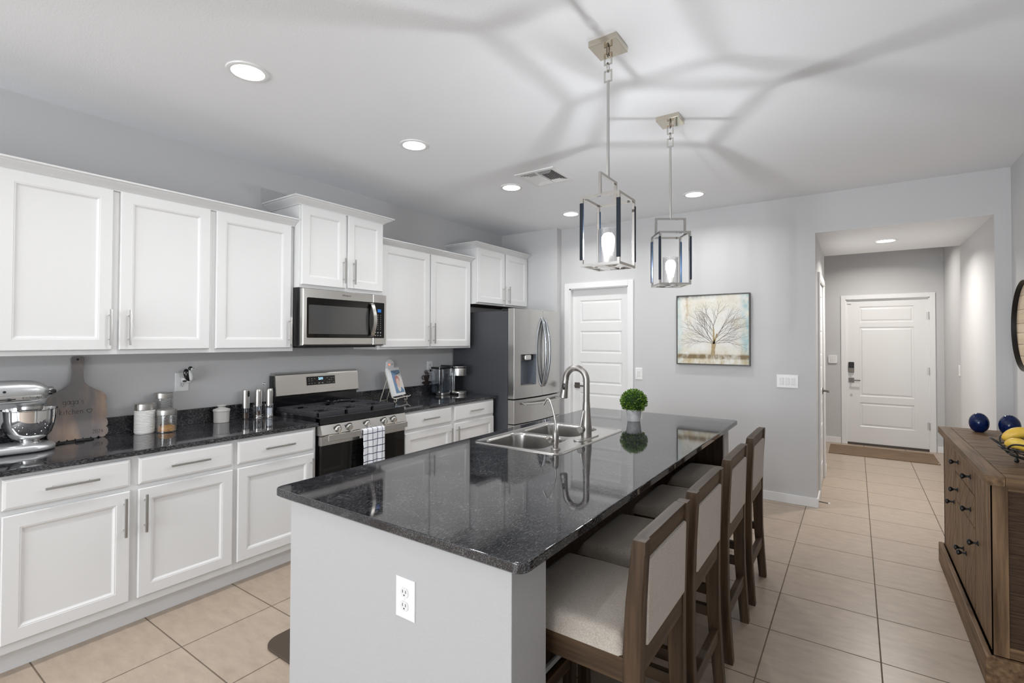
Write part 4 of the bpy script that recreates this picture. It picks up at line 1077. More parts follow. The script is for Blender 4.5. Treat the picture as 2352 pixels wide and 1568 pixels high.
# top: border boards plus diagonal planks
b = MB(); zt0, zt1 = BT - .042, BT; bw = .062
b.box(BX0, BX0 + bw, BY0, BY1, zt0, zt1, .002); b.box(BX1 - bw, BX1, BY0, BY1, zt0, zt1, .002)
b.build('top_long_border', M['side_y'], t)
b = MB(); b.box(BX0 + bw + .001, BX1 - bw - .001, BY0, BY0 + .012, zt0, zt1 - .0005); b.box(BX0 + bw + .001, BX1 - bw - .001, BY1 - .012, BY1, zt0, zt1 - .0005); b.build('top_end_border', M['side_x'], t)
def planks(b, u0, u1, v0, v1, slope, w, mapf, d0, d1, gap=.0016, off=0):
    """diagonal boards v = slope*u + c clipped to a rectangle"""
    du = u1 - u0; step = w * math.sqrt(1 + slope * slope); c = v0 - abs(slope) * du - step + off
    base_u = u0
    while c < v1 + abs(slope) * du + step:
        g = gap / 2 * math.sqrt(1 + slope * slope)
        P = [(u0 - 1, c + g + slope * (-1)), (u1 + 1, c + g + slope * (du + 1)), (u1 + 1, c + step - g + slope * (du + 1)), (u0 - 1, c + step - g + slope * (-1))]
        P = clip(P, u0, u1, v0, v1)
        if P and len(P) >= 3:
            ar = abs(sum(P[i - 1][0] * P[i][1] - P[i][0] * P[i - 1][1] for i in range(len(P)))) / 2
            if ar > 1e-5: b.prism(P, mapf, d0, d1)
        c += step
    return b
def planks_z(u0, u1, v0, v1, s, off=0): return planks(MB(), u0, u1, v0, v1, s, .115, FZ(0), zt0 + .004, zt1 - .001, .0032, off)
ix0_, ix1_ = BX0 + bw + .002, BX1 - bw - .002
seg = [(BY0 + .014, 3.28, .55), (3.282, 3.66, -.55), (3.662, 4.04, .55), (4.042, BY1 - .014, -.55)]
wtop = [wood('oak_top_rising', OB1, OB2, 'x', .5, rot=(0, 0, radians(-29))), wood('oak_top_falling', OB1, OB2, 'x', .5, rot=(0, 0, radians(29)))]
for k, (a, c, s) in enumerate(seg): planks_z(ix0_, ix1_, a, c, s, k * .03).build('top_planks', wtop[0 if s > 0 else 1], t, smooth=False)
# plinth
b = MB().box(BX0 - .004, BX0 + .020, BY0 + .012, BY1 - .012, 0, .130, .006); b.box(BX0, BX1 - .01, BY0 + .010, BY0 + .034, 0, .128, .006); b.box(BX0, BX1 - .01, BY1 - .034, BY1 - .010, 0, .128, .006)
b.build('plinth', M['side_y'], t)
# near end: frame and dark panel
ey = BY0 + .034
MB().box(fx0, fx0 + .050, ey - .006, ey + .03, .13, zt0, .002).build('end_stile', M['side_dk'] if False else M['side_z'], t)
MB().box(BX1 - .055, BX1 - .005, ey - .006, ey + .03, .13, zt0, .002).build('end_stile', M['side_z'], t)
MB().box(fx0 + .05, BX1 - .055, ey - .004, ey + .03, .13, .175, .002).build('end_rail', M['side_x'], t)
MB().box(fx0 + .05, BX1 - .055, ey - .004, ey + .03, zt0 - .022, zt0, .002).build('end_rail', M['side_x'], t)
MB().box(fx0 + .045, BX1 - .05, ey + .008, ey + .02, .17, zt0 - .015).build('end_panel', M['side_dk'], t)
e2 = BY1 - .034
MB().box(fx0, BX1 - .005, e2 - .03, e2, .13, zt0, .002).build('end_panel', M['side_z'], t)
# front
MB().box(fx0, fx0 + .022, ey - .004, 2.978, .13, zt0, .001).build('front_post', M['side_z'], t)
MB().box(fx0, fx0 + .022, 4.335, e2 + .0, .13, zt0, .001).build('front_post', M['side_z'], t)
FS = FXN(fx0 + .018)
def knob(parent, y, z):
    b = MB().lathe([(.013, 0), (.013, .003), (.0055, .006), (.005, .018), (.011, .026), (.0155, .032), (.0150, .037), (.009, .041), (0, .042)], n=20, M=Matrix.Translation((fx0 - .0, y, z)) @ Matrix.Rotation(radians(-90), 4, 'Y'), cap=False)
    b.build('knob', M['iron'], parent)
def pfront(name, y0, y1, z0, z1, slope, knobs):
    m_ = M['side_da'] if slope > 0 else M['side_db']
    o = planks(MB(), y0, y1, z0, z1, slope, .085, FS, 0, .018, .0032).build(name, m_, t, smooth=False)
    for ky, kz in knobs: knob(o, ky, kz)
    return o
pfront('side_door', 2.982, 3.314, .135, zt0 - .006, 1.35, [(3.255, .500)])
pfront('side_door', 3.905, 4.330, .135, zt0 - .006, -1.35, [(3.960, .512)])
pfront('drawer', 3.322, 3.897, .712, zt0 - .006, .9, [(3.432, .780), (3.800, .780)])
pfront('drawer', 3.322, 3.897, .550, .706, -.9, [(3.440, .612), (3.830, .616)])
pfront('center_door', 3.322, 3.606, .135, .544, -1.35, [(3.572, .342)])
pfront('center_door', 3.612, 3.897, .135, .544, 1.35, [(3.655, .340)])

# ---- things on the sideboard
def sphere(label, x, y, r, z=BT):
    t = thing('glass_sphere', label, 'decorative ball', (x, y, z), 'blue decorative balls on the sideboard')
    f0 = r * .42; KZ = 1.27; cz = math.sqrt(r * r - f0 * f0) * KZ
    prof = [(0, 0), (f0, 0)] + [(r * cos(a), cz + r * KZ * sin(a)) for a in [-math.acos(.42) + (pi / 2 + math.acos(.42)) * k / 26 for k in range(1, 27)]]
    prof[-1] = (0, prof[-1][1])
    MB().lathe(prof, (x, y, z), 48, cap=False).build('ball', M['blueglass'], t, ang=60)
    return t
sphere('glossy cobalt blue ball on the sideboard, left one nearer the wall corner', .640, 4.270, .0495)
sphere('glossy cobalt blue ball on the sideboard, right one just behind the fruit bowl', .770, 4.220, .051)
# fruit bowl
bx, by, bz = .735, 3.265, BT
t = thing('wire_fruit_bowl', 'black iron wire fruit bowl cut off by the right photo edge', 'bowl', (bx, by, bz))
b = MB()
def rim(r, z, wob=0, n=64): return [(bx + (r + wob * cos(8 * a)) * cos(a), by + (r + wob * cos(8 * a)) * sin(a), bz + z) for a in [2 * pi * k / n for k in range(n)]]
b.tube(rim(.178, .078), .0042, 8, True); b.tube(rim(.150, .048), .0032, 8, True); b.tube(rim(.09, .024), .0032, 8, True)
b.tube(rim(.168, .066), .0028, 8, True)
for k in range(14):
    a = 2 * pi * k / 14
    b.tube([(bx + r * cos(a + s), by + r * sin(a + s), bz + z) for r, z, s in ((.03, .020, 0), (.09, .022, .05), (.14, .040, .10), (.178, .078, .16))], .0026, 6)
for k in range(7):
    a0 = 2 * pi * k / 7
    b.tube([(bx + (.178 + .028 * sin(pi * j / 12)) * cos(a0 + .85 * j / 12), by + (.178 + .028 * sin(pi * j / 12)) * sin(a0 + .85 * j / 12), bz + .078 + .034 * sin(pi * j / 12)) for j in range(13)], .004, 8)
b.build('wire_basket', M['iron'], t, ang=60)
for k in range(4):
    a = pi / 4 + k * pi / 2 + .55
    MB().lathe([(0, 0), (.007, .002), (.010, .010), (.007, .018), (.004, .024), (0, .024)], (bx + .115 * cos(a), by + .115 * sin(a), bz), 16, cap=False).build('foot', M['iron'], t)
def fruit_body(b, pts, rad, n=16): b.tube(pts, rad, n)
def banana(label, P, rmax):
    t = thing('banana', label, 'fruit', P[0], 'fruit in the wire bowl')
    c = bez(*P, 14); rr = [rmax * (.35 + .65 * math.sin(pi * min(1, max(0, (k / 14 * .9 + .06)))) ** .6) for k in range(15)]
    rr[0] *= .55; rr[-1] = rmax * .25
    MB().tube(c, rr, 16).build('peel', M['yellow'], t, ang=60)
    e = Vector(c[-1]); d = (e - Vector(c[-3])).normalized()
    MB().tube([e - d * .004, e + d * .012, e + d * .03], [rmax * .26, .006, .005], 10).build('stem', M['stemgreen'], t)
banana('upper yellow banana in the wire bowl, behind the other', ((bx - .150, by + .030, bz + .098), (bx - .135, by + .030, bz + .142), (bx - .085, by + .035, bz + .150), (bx - .055, by + .035, bz + .140)), .027)
banana('lower yellow banana in the wire bowl, dark tip towards the camera side', ((bx - .150, by - .020, bz + .082), (bx - .140, by - .035, bz + .112), (bx - .105, by - .060, bz + .104), (bx - .075, by - .085, bz + .076)), .026)
def melonmat():
    m = bpy.data.materials.new('striped_melon_rind'); m.use_nodes = True; nt = m.node_tree; N = nt.nodes; L = nt.links; P = N['Principled BSDF']; P.inputs['Roughness'].default_value = .3
    tc = N.new('ShaderNodeTexCoord'); wv = N.new('ShaderNodeTexWave'); wv.wave_type = 'BANDS'; wv.bands_direction = 'Z'; wv.inputs['Scale'].default_value = 14; wv.inputs['Distortion'].default_value = 6; wv.inputs['Detail'].default_value = 3; wv.inputs['Detail Scale'].default_value = 3
    L.new(tc.outputs['Object'], wv.inputs[0]); cr = N.new('ShaderNodeValToRGB'); cr.color_ramp.elements[0].color = (.012, .07, .012, 1); cr.color_ramp.elements[1].color = (.20, .42, .08, 1); cr.color_ramp.elements[0].position = .35; cr.color_ramp.elements[1].position = .6
    L.new(wv.outputs['Fac'], cr.inputs[0]); L.new(cr.outputs[0], P.inputs['Base Color']); return m
t = thing('watermelon', 'small striped green watermelon in the wire bowl at the photo edge', 'fruit', (bx - .005, by + .005, bz + .05))
MB().superq((bx + .026, by + .024, bz + .112), .086, .070, .070, 1, 1, 32, 20).build('rind', melonmat(), t, ang=60)
t = thing('lime', 'plain bright green lime in the wire bowl in front of the watermelon', 'fruit', (bx - .03, by - .09, bz + .05))
MB().superq((bx - .028, by - .092, bz + .078), .038, .028, .027, 1, 1, 24, 14).build('rind', mat('lime_rind', (.10, .34, .02), .35, color2=(.20, .48, .05), nscale=(60, 60, 60), bump=.2), t, ang=60)

# ================================================================== BARREL HEAD WALL DECOR
t = thing('barrel_head_wall_decor', 'round pale plank barrel head with black iron hoop hanging on right wall', 'wall decor', (XR, 4.63, 1.577))
cy, cz, RD = 4.63, 1.577, .298
b = MB()
hw_ = [-.30, -.205, -.125, -.045, .02, .115, .21, .30]
for a, c in zip(hw_, hw_[1:]):
    P = [p for p in clip(circ(cy, cz, RD, n=64), cy - 1, cy + 1, cz + a + .0012, cz + c - .0012)]
    if len(P) > 2: b.prism(P, FXN(XR - .006), 0, .016)
b.build('planks', M['barrel'], t, smooth=False)
b = MB().lathe([(RD + .002, 0), (RD + .002, .05), (RD + .006, .050), (RD + .006, 0)], n=72, cap=False, M=Matrix.Translation((XR, cy, cz)) @ Matrix.Rotation(radians(-90), 4, 'Y'))
hp = b.build('iron_hoop', M['iron'], t, ang=40)
b = MB()
for a in (20, 75, 110, 165, 200, 250, 290, 340):
    q = radians(a); b.cyl((XR - .025, cy + (RD + .006) * cos(q), cz + (RD + .006) * sin(q)), .006, .006, 'x', 10)
b.build('rivets', M['iron'], t)
MB().tube([(XR - .012, cy + .16 + .02 * k, cz + RD * .93 - .012 * k - .0) for k in range(4)], .010, 10).build('hook', M['iron'], t)

# ================================================================== PICTURE
PX0, PX1, PZ0, PZ1 = -1.500, -.815, 1.232, 1.926
t = thing('framed_tree_picture', 'square framed painting of a bare spreading tree on grey back wall', 'picture', ((PX0 + PX1) / 2, YB, PZ0))
b = MB(); fw, fd = .010, .040
for a in ((PX0, PX0 + fw, PZ0, PZ1), (PX1 - fw, PX1, PZ0, PZ1)): b.box(a[0], a[1], YB - fd, YB, a[2], a[3], .001)
for a in ((PX0 + fw, PX1 - fw, PZ0, PZ0 + fw), (PX0 + fw, PX1 - fw, PZ1 - fw, PZ1)): b.box(a[0], a[1], YB - fd, YB, a[2], a[3], .001)
b.build('frame', mat('dark_bronze_frame', (.045, .037, .030), .4), t)
def paintmat():
    m = bpy.data.materials.new('weathered_canvas'); m.use_nodes = True; nt = m.node_tree; N = nt.nodes; L = nt.links; P = N['Principled BSDF']; P.inputs['Roughness'].default_value = .6
    tc = N.new('ShaderNodeTexCoord'); sp = N.new('ShaderNodeSeparateXYZ'); L.new(tc.outputs['Generated'], sp.inputs[0])
    def nz(sc, det=6, ro=.7):
        mp = N.new('ShaderNodeMapping'); mp.inputs['Scale'].default_value = sc; L.new(tc.outputs['Generated'], mp.inputs[0])
        n = N.new('ShaderNodeTexNoise'); n.inputs['Scale'].default_value = 1; n.inputs['Detail'].default_value = det; n.inputs['Roughness'].default_value = ro; L.new(mp.outputs[0], n.inputs[0]); return n.outputs['Fac']
    def mth(op, a, b=None, c=None):
        n = N.new('ShaderNodeMath'); n.operation = op
        for i, v in enumerate((a, b, c)):
            if v is None: continue
            if isinstance(v, (int, float)): n.inputs[i].default_value = v
            else: L.new(v, n.inputs[i])
        n.use_clamp = op in ('MULTIPLY',) and False; return n.outputs[0]
    def ramp(v, a, b_):
        n = N.new('ShaderNodeMapRange'); n.inputs['From Min'].default_value = a; n.inputs['From Max'].default_value = b_; L.new(v, n.inputs[0]); return n.outputs[0]
    def mix(f, A, B):
        n = N.new('ShaderNodeMix'); n.data_type = 'RGBA'; L.new(f, n.inputs[0])
        for i, v in ((6, A), (7, B)):
            if isinstance(v, tuple): n.inputs[i].default_value = (*v, 1)
            else: L.new(v, n.inputs[i])
        return n.outputs[2]
    x, z = sp.outputs['X'], sp.outputs['Z']
    n1, n2, n3 = nz((9, 1, 5)), nz((3.5, 1, 3)), nz((70, 1, 70), 2, .5)
    c = mix(ramp(n2, .42, .62), (.76, .76, .73), (.70, .66, .56))
    edge = mth('MAXIMUM', ramp(x, .86, 1.0), mth('MULTIPLY', ramp(x, .10, .0), .7))
    teal = mth('MULTIPLY', edge, ramp(n1, .38, .62)); c = mix(teal, c, (.22, .47, .52))
    tan = mth('MULTIPLY', ramp(mth('ABSOLUTE', mth('SUBTRACT', x, .14)), .06, .0), mth('MULTIPLY', ramp(z, .55, .8), ramp(n1, .45, .6))); c = mix(tan, c, (.50, .36, .20))
    top = mth('MULTIPLY', mth('MULTIPLY', ramp(z, .93, 1.0), ramp(x, .75, .1)), ramp(n1, .3, .55)); c = mix(top, c, (.08, .10, .10))
    low = mth('MULTIPLY', ramp(z, .22, .10), ramp(n1, .42, .62)); c = mix(low, c, (.52, .42, .24))
    band = mth('MULTIPLY', ramp(mth('ABSOLUTE', mth('SUBTRACT', z, .105)), .045, .02), ramp(n1, .30, .55)); c = mix(band, c, (.20, .14, .065))
    dots = mth('MULTIPLY', ramp(n3, .66, .70), ramp(n2, .45, .6)); c = mix(dots, c, (.16, .13, .09))
    L.new(c, P.inputs['Base Color']); return m
MB().box(PX0 + fw, PX1 - fw, YB - fd + .006, YB - .006, PZ0 + fw, PZ1 - fw).build('canvas', paintmat(), t, smooth=False)
random.seed(5)
b = MB(); bm = b.bm; yc = YB - fd + .0055
def seg_(a, c, w0, w1):
    d = Vector((c[0] - a[0], c[1] - a[1])); n = Vector((-d.y, d.x)).normalized()
    bm.faces.new([bm.verts.new((p[0] + s * n.x * w, yc, p[1] + s * n.y * w)) for p, w, s in ((a, w0, 1), (a, w0, -1), (c, w1, -1), (c, w1, 1))])
tc_ = (PX0 + .352, PZ0 + .092)
def branch(p, ang, L_, w, d):
    k = 3; q = p
    for i in range(k):
        ang += random.uniform(-.10, .10) + .05 * (1 if ang > pi / 2 else -1) * (0 if d > 2 else .2)
        nq = (q[0] + cos(ang) * L_ / k, q[1] + sin(ang) * L_ / k); nw = w * (1 - .13 * (i + 1) / k * 2)
        seg_(q, nq, w * (1 - .26 * i / k), nw); q = nq
        if d > 0 and i < k - 1: branch(q, ang + random.choice((-1, 1)) * random.uniform(.35, .6), L_ * .62, w * .5, d - 1)
    if d > 0:
        branch(q, ang + random.uniform(.15, .4), L_ * .68, w * .62, d - 1); branch(q, ang - random.uniform(.15, .4), L_ * .68, w * .62, d - 1)
top_ = (tc_[0] + .008, tc_[1] + .115)
for a_, L_, w in ((1.55, .175, .0062), (1.20, .17, .0050), (2.05, .165, .0050), (.72, .155, .0042), (2.45, .160, .0042), (.25, .135, .0032), (2.92, .14, .0032)):
    branch(top_, a_, L_, w * .62, 3)
b.build('painted_branches', mat('painted_bark_dark', (.11, .075, .055), .6), t, smooth=False)
b = MB(); bm = b.bm; yc = YB - fd + .005
for a, c, w0, w1 in ((tc_, (tc_[0] + .002, tc_[1] + .06), .021, .016), ((tc_[0] + .002, tc_[1] + .06), top_, .016, .021), (top_, (top_[0] + .03, top_[1] + .10), .010, .006), (top_, (top_[0] - .002, top_[1] + .15), .010, .006)): seg_(a, c, w0, w1)
b.build('painted_trunk', mat('painted_bark_tan', (.33, .24, .12), .6, color2=(.45, .36, .20), nscale=(60, 60, 60)), t, smooth=False)

# ================================================================== MATS
t = thing('door_mat', 'long brown woven mat in front of the white front door', 'mat', (.26, 7.95, 0))
MB().box(-.300, .825, 7.755, 8.42, .0, .009, .003).build('woven_mat', M['mat'], t)
MB().box(.805, .818, 7.775, 7.795, .0092, .0100).build('sewn_tag', M['plate'], t)
t = thing('kitchen_floor_mat', 'dark brown cushioned floor mat with rounded corner, half hidden behind the island end', 'mat', (-2.1, 2.0, 0))
MB().prism(rrect(-2.362, -1.86, 1.296, 2.50, .085, 8), FZ(0), .0, .012, .003).build('foam_mat', M['rubber'], t)

# ================================================================== COUNTER ITEMS, LEFT
# ---- cutting board leaning on the wall
t = thing('cutting_board', 'large scalloped wooden cutting board with long handle leaning on the wall behind the mixer', 'cutting board', (-3.60, .93, CT))
cy = .918
def lobes(): # outline in (y, height) from bottom left counter-clockwise
    P = []
    n = 7; w2 = .121; 
    for k in range(n): # bottom scallops
        y0 = cy - w2 + 2 * w2 * k / n; y1 = cy - w2 + 2 * w2 * (k + 1) / n; r = (y1 - y0) / 2
        P += [((y0 + y1) / 2 - r * cos(a), .012 - .012 * sin(a)) for a in [pi * j / 6 for j in range(6)]]
    m = 5
    for k in range(m): # right side scallops
        z0 = .012 + .235 * k / m; z1 = .012 + .235 * (k + 1) / m; r = (z1 - z0) / 2
        P += [(cy + w2 + .012 * sin(a) - .004 * k / m, (z0 + z1) / 2 - r * cos(a)) for a in [pi * j / 6 for j in range(6)]]
    P += bez((cy + w2 - .004, .250), (cy + w2 - .02, .275), (cy + .030, .290), (cy + .026, .340), 8)
    P += [(cy + .024, .39), (cy + .029, .455), (cy + .023, .468), (cy - .023, .468), (cy - .029, .455), (cy - .024, .39)]
    P += bez((cy - .026, .340), (cy - .030, .290), (cy - w2 + .02, .275), (cy - w2 + .004, .250), 8)
    for k in range(m):
        z1 = .012 + .235 * (m - k) / m; z0 = .012 + .235 * (m - k - 1) / m; r = (z1 - z0) / 2
        P += [(cy - w2 - .012 * sin(a) + .004 * (m - k) / m, (z0 + z1) / 2 + r * cos(a)) for a in [pi * j / 6 for j in range(6)]]
    return P
SL = .105   # lean: moves back by SL per metre of height
def BF(u, v, d): return (-3.588 - SL * v + d, u, CT + .001 + v * .994)
brd = MB().prism(lobes(), BF, -.018, 0).build('board', M['board'], t, ang=30)
MB().prism(circ(cy, .452, .0065, n=14), BF, -.0005, .0012).build('hanging_hole', M['slot'], brd)
def BM(y, v): 
    R = Matrix.Rotation(-math.atan(SL), 4, 'Y'); p = BF(y, v, .0012)
    return Matrix.Translation(p) @ R @ MX(0, 0, 0)
def arc(cx, cz, rx, rz, a0, a1, n=9): return [(cx + rx * cos(radians(a0 + (a1 - a0) * k / n)), cz + rz * sin(radians(a0 + (a1 - a0) * k / n))) for k in range(n + 1)]
STROKES = {'g': [arc(.45, .35, .4, .33, 20, 380), [(.85, .7), (.85, -.1)] + arc(.45, -.1, .4, .28, 0, -150)], 'a': [arc(.45, .35, .4, .33, 20, 380), [(.85, .7), (.88, .02)]], "'": [[(.2, 1.05), (.15, .8)]], 's': [arc(.45, .52, .33, .17, 40, 270) + arc(.45, .18, .36, .17, 90, -130)],
    'k': [[(.1, 1.1), (.1, 0)], [(.75, .7), (.12, .3), (.8, 0)]], 'i': [[(.2, .65), (.2, 0)], [(.2, .85), (.21, .88)]], 't': [[(.4, 1.0), (.4, 0)], [(.1, .65), (.75, .68)]], 'c': [arc(.45, .35, .4, .33, 50, 310)], 'h': [[(.1, 1.1), (.1, 0)], [(.1, .4)] + arc(.45, .38, .33, .28, 150, 0) + [(.8, 0)]], 'e': [[(.1, .38), (.8, .4)] + arc(.45, .35, .37, .33, 10, 310)], 'n': [[(.1, .7), (.1, 0)], [(.1, .4)] + arc(.45, .38, .33, .28, 150, 0) + [(.8, 0)]],
    '2': [arc(.45, .72, .35, .28, 160, -30) + [(.1, 0), (.85, 0)]], '0': [arc(.45, .5, .36, .5, 0, 360, 16)], '4': [[(.6, 1), (.1, .35), (.9, .35)], [(.65, .65), (.65, -.05)]]}
for w_, y_, v_, s_ in (("gaga's", cy - .02, .212, .036), ("kitchen", cy - .03, .157, .034), ("2024", cy + .085, .035, .026)):
    q = MB(); pen = 0
    adv = {"'": .25, 'i': .3, 't': .5}
    tot = sum(adv.get(c, .62) for c in w_) * s_ * .8
    for c in w_:
        for ln in STROKES[c]:
            q.tube([BF(y_ - tot / 2 + (pen + x * .55) * s_ * .8, v_ + (z - .4) * s_ * .8, .0007) for x, z in ln], .00075, 5)
        pen += adv.get(c, .62)
    q.build('burnt_word', M['burn'], brd)
b = MB()
hy, hv = cy + .048, .158
hp_ = [(hy + .012 * math.sin(a) ** 3 * 1.0, hv + .0009 * (13 * cos(a) - 5 * cos(2 * a) - 2 * cos(3 * a))) for a in [2 * pi * k / 26 for k in range(26)]]
b.tube([BF(u, v, .001) for u, v in hp_], .0009, 5, True)
b.build('burnt_heart', M['burn'], brd)

# ---- stand mixer
mx_, my_ = -3.462, .688
t = thing('stand_mixer', 'silver stand mixer with steel bowl at the left end of the worktop', 'mixer', (mx_, my_ - .12, CT))
P = [(mx_ + a, b_) for a, b_ in []]
out_ = circ(mx_, my_ + .002, .098, .098, 22, 0, pi) + [(mx_ - .086, my_ - .10), (mx_ - .080, my_ - .25), (mx_ - .060, my_ - .275), (mx_ + .060, my_ - .275), (mx_ + .080, my_ - .25), (mx_ + .086, my_ - .10)]
b = MB(); bm = b.bm
rg = []
for k, z in ((.965, .002), (1.0, .007), (1.0, .020), (.96, .032), (.84, .039), (.6, .042)):
    rg.append([bm.verts.new((mx_ + (x - mx_) * k, my_ - .09 + (y - my_ + .09) * k, CT + z)) for x, y in out_])
for A, C in zip(rg, rg[1:]):
    for j in range(len(A)): bm.faces.new((A[j], A[(j + 1) % len(A)], C[(j + 1) % len(A)], C[j]))
bm.faces.new(rg[0][::-1]); bm.faces.new(rg[-1])
b.build('base', M['mixer'], t, ang=60)
# column
b = MB(); bm = b.bm; R0 = []
for z, yc_, hx, hy_ in ((.020, -.195, .066, .072), (.06, -.205, .056, .060), (.13, -.212, .050, .054), (.20, -.205, .050, .060), (.255, -.19, .054, .075)):
    R0.append([bm.verts.new((mx_ + hx * math.copysign(abs(cos(a)) ** .6, cos(a)), my_ + yc_ + hy_ * math.copysign(abs(sin(a)) ** .6, sin(a)), CT + z)) for a in [2 * pi * k / 28 for k in range(28)]])
for A, C in zip(R0, R0[1:]):
    for j in range(28): bm.faces.new((A[j], A[(j + 1) % 28], C[(j + 1) % 28], C[j]))
bm.faces.new(R0[0]); bm.faces.new(R0[-1])
b.build('column', M['mixer'], t, ang=60)
# head: bullet along y
b = MB(); bm = b.bm; R0 = []
for y, rx, rz, zc in ((-.290, .02, .02, .300), (-.280, .045, .036, .301), (-.25, .062, .050, .302), (-.15, .068, .058, .303), (-.05, .068, .057, .303), (.005, .066, .053, .302), (.035, .058, .045, .300), (.055, .044, .034, .298), (.066, .030, .026, .297)):
    R0.append([bm.verts.new((mx_ + rx * math.copysign(abs(cos(a)) ** .85, cos(a)), my_ + y, CT + zc + rz * math.copysign(abs(sin(a)) ** .85, sin(a)))) for a in [2 * pi * k / 32 for k in range(32)]])
for A, C in zip(R0, R0[1:]):
    for j in range(32): bm.faces.new((A[j], A[(j + 1) % 32], C[(j + 1) % 32], C[j]))
bm.faces.new(R0[0]); bm.faces.new(R0[-1])
hd = b.build('motor_head', M['mixer'], t, ang=60)
b = MB().prism(circ(my_ - .03, mx_, .075, .058, 32, 0, 2 * pi), lambda u, v, d: (v, u, CT + d), .252, .290, .003) if False else MB()
b.box(mx_ - .060, mx_ + .060, my_ - .23, my_ + .02, CT + .246, CT + .262, .006, 2); b.lathe([(.048, .228), (.058, .236), (.060, .262), (.056, .266)], (mx_, my_ + .004, CT), 40)
b.build('planetary_housing', M['mixer'], t, ang=50)
MB().prism([(my_ - .20, mx_ - .069), (my_ + .0, mx_ - .069)] + [(my_ + .0 + .062 * cos(a), mx_ + .069 * sin(a)) for a in [-pi / 2 + pi * k / 20 for k in range(1, 20)]] + [(my_ + .0, mx_ + .069), (my_ - .20, mx_ + .069)], lambda u, v, d: (v, u, CT + d), .262, .283, .003).build('trim_band', M['nickel'], t, ang=40)
MB().lathe([(.044, .206), (.049, .210), (.049, .226), (.046, .230)], (mx_, my_ + .002, CT), 36).build('drip_ring', M['nickel'], t)
b = MB().lathe([(.018, .15), (.018, .198)], (mx_, my_ + .002, CT), 20); b.build('beater_shaft', M['nickel'], t)
b = MB().text('KitchenAid', MX(mx_ + .0692, my_ - .006, CT + .2725), .016); b.build('brand_lettering', M['slot'], t)
b = MB().lathe([(.023, -.01), (.024, .020), (.019, .027), (0, .028)], (mx_, my_ + .062, CT + .297), 24, 'y'); ck = b.build('hub_cover', M['chrome'], t)
b = MB().cyl((mx_ + .015, my_ + .078, CT + .298), .0045, .030, 'x', 10); b.lathe([(.009, 0), (.012, .01), (.009, .022), (0, .023)], (mx_ + .042, my_ + .078, CT + .298), 14, 'x', cap=False); b.build('hub_knob', M['black'], t)
MB().cyl((mx_ + .0665, my_ - .105, CT + .308), .006, .004, 'x', 14).build('pivot_screw', M['black'], t)
b = MB().box(mx_ + .066, mx_ + .0705, my_ - .155, my_ - .065, CT + .267, CT + .272); b.superq((mx_ + .074, my_ - .09, CT + .270), .008, .010, .006, .8, .8, 14, 8); b.build('speed_lever', M['black'], t)
# bowl
RB_ = .107
prof = [(0, .036), (.044, .036), (.046, .044), (.038, .048), (.038, .052), (.048, .058), (.070, .070), (.090, .094), (.102, .130), (.106, .165), (.1075, .205), (.1095, .207), (.1095, .210), (.1065, .210), (.104, .165), (.100, .131), (.088, .097), (.068, .074), (.04, .064), (0, .062)]
bw_ = MB().lathe(prof, (mx_, my_, CT), 56, cap=False).build('bowl', M['chrome'], t, ang=50)
# cord
t = thing('mixer_power_cord', 'black power cord lying on the worktop between mixer and cutting board', 'cord', (-3.54, .86, CT))
b = MB().tube(bez((-3.53, .75, CT + .004), (-3.545, .80, CT + .004), (-3.54, .90, CT + .012), (-3.560, .952, CT + .006), 14) + bez((-3.562, .96, CT + .005), (-3.555, .985, CT + .004), (-3.520, .965, CT + .004), (-3.525, .93, CT + .0045), 10)[1:] + bez((-3.525, .92, CT + .004), (-3.53, .88, CT + .004), (-3.52, .82, CT + .004), (-3.50, .795, CT + .004), 10), .0036, 8)
b.build('cable', M['cord'], t, ang=60)
MB().box(-3.534, -3.516, .885, .925, CT + .0006, CT + .014, .004).build('plug', M['cord'], t)

# ---- canisters
def canister(label, x, y, r, h, lid, body, mt, rings, fill=None):
    t = thing('canister', label, 'canister', (x, y, CT), 'canisters on the worktop'); CT_ = CT + .0006
    prof = [(0, 0.0), (r - .004, 0.0)]
    n = rings
    for k in range(n):
        z0 = .003 + (h - .006) * k / n; z1 = .003 + (h - .006) * (k + 1) / n
        prof += [(r - .0045, z0 + .0005), (r - .001, z0 + (z1 - z0) * .25), (r, z0 + (z1 - z0) * .5), (r - .001, z0 + (z1 - z0) * .75), (r - .0045, z1 - .0005)]
    prof += [(r - .008, h), (r - .008, h - .003)]
    if body == 'glass': prof += [(r - .006, h - .01), (r - .006, .006), (0, .006)]
    else: prof += [(0, h - .003)]
    MB().lathe(prof, (x, y, CT_), 44, cap=False).build('jar', mt, t, ang=50)
    MB().lathe([(0, h - .001), (r - .003, h - .001), (r - .001, h + .002), (r - .001, h + lid - .004), (r - .005, h + lid), (0, h + lid)], (x, y, CT_), 44, cap=False).build('lid', M['steel'], t, ang=40)
    if fill: MB().lathe([(0, .0065), (r - .0075, .0065), (r - .0075, fill * .85), (r * .5, fill + .004), (0, fill)], (x, y, CT_), 30, cap=False).build('contents', M['nuts'], t)
canister('white ribbed canister with steel lid, front left of the three', -3.540, 1.213, .0535, .140, .040, 'solid', M['ribbed'], 15)
canister('short clear ribbed glass canister holding golden nuts', -3.478, 1.308, .0535, .104, .034, 'glass', M['glass'], 10, .036)
canister('tall clear empty glass canister with steel lid, at the back against the wall', -3.578, 1.326, .0525, .197, .036, 'glass', M['glass'], 18)
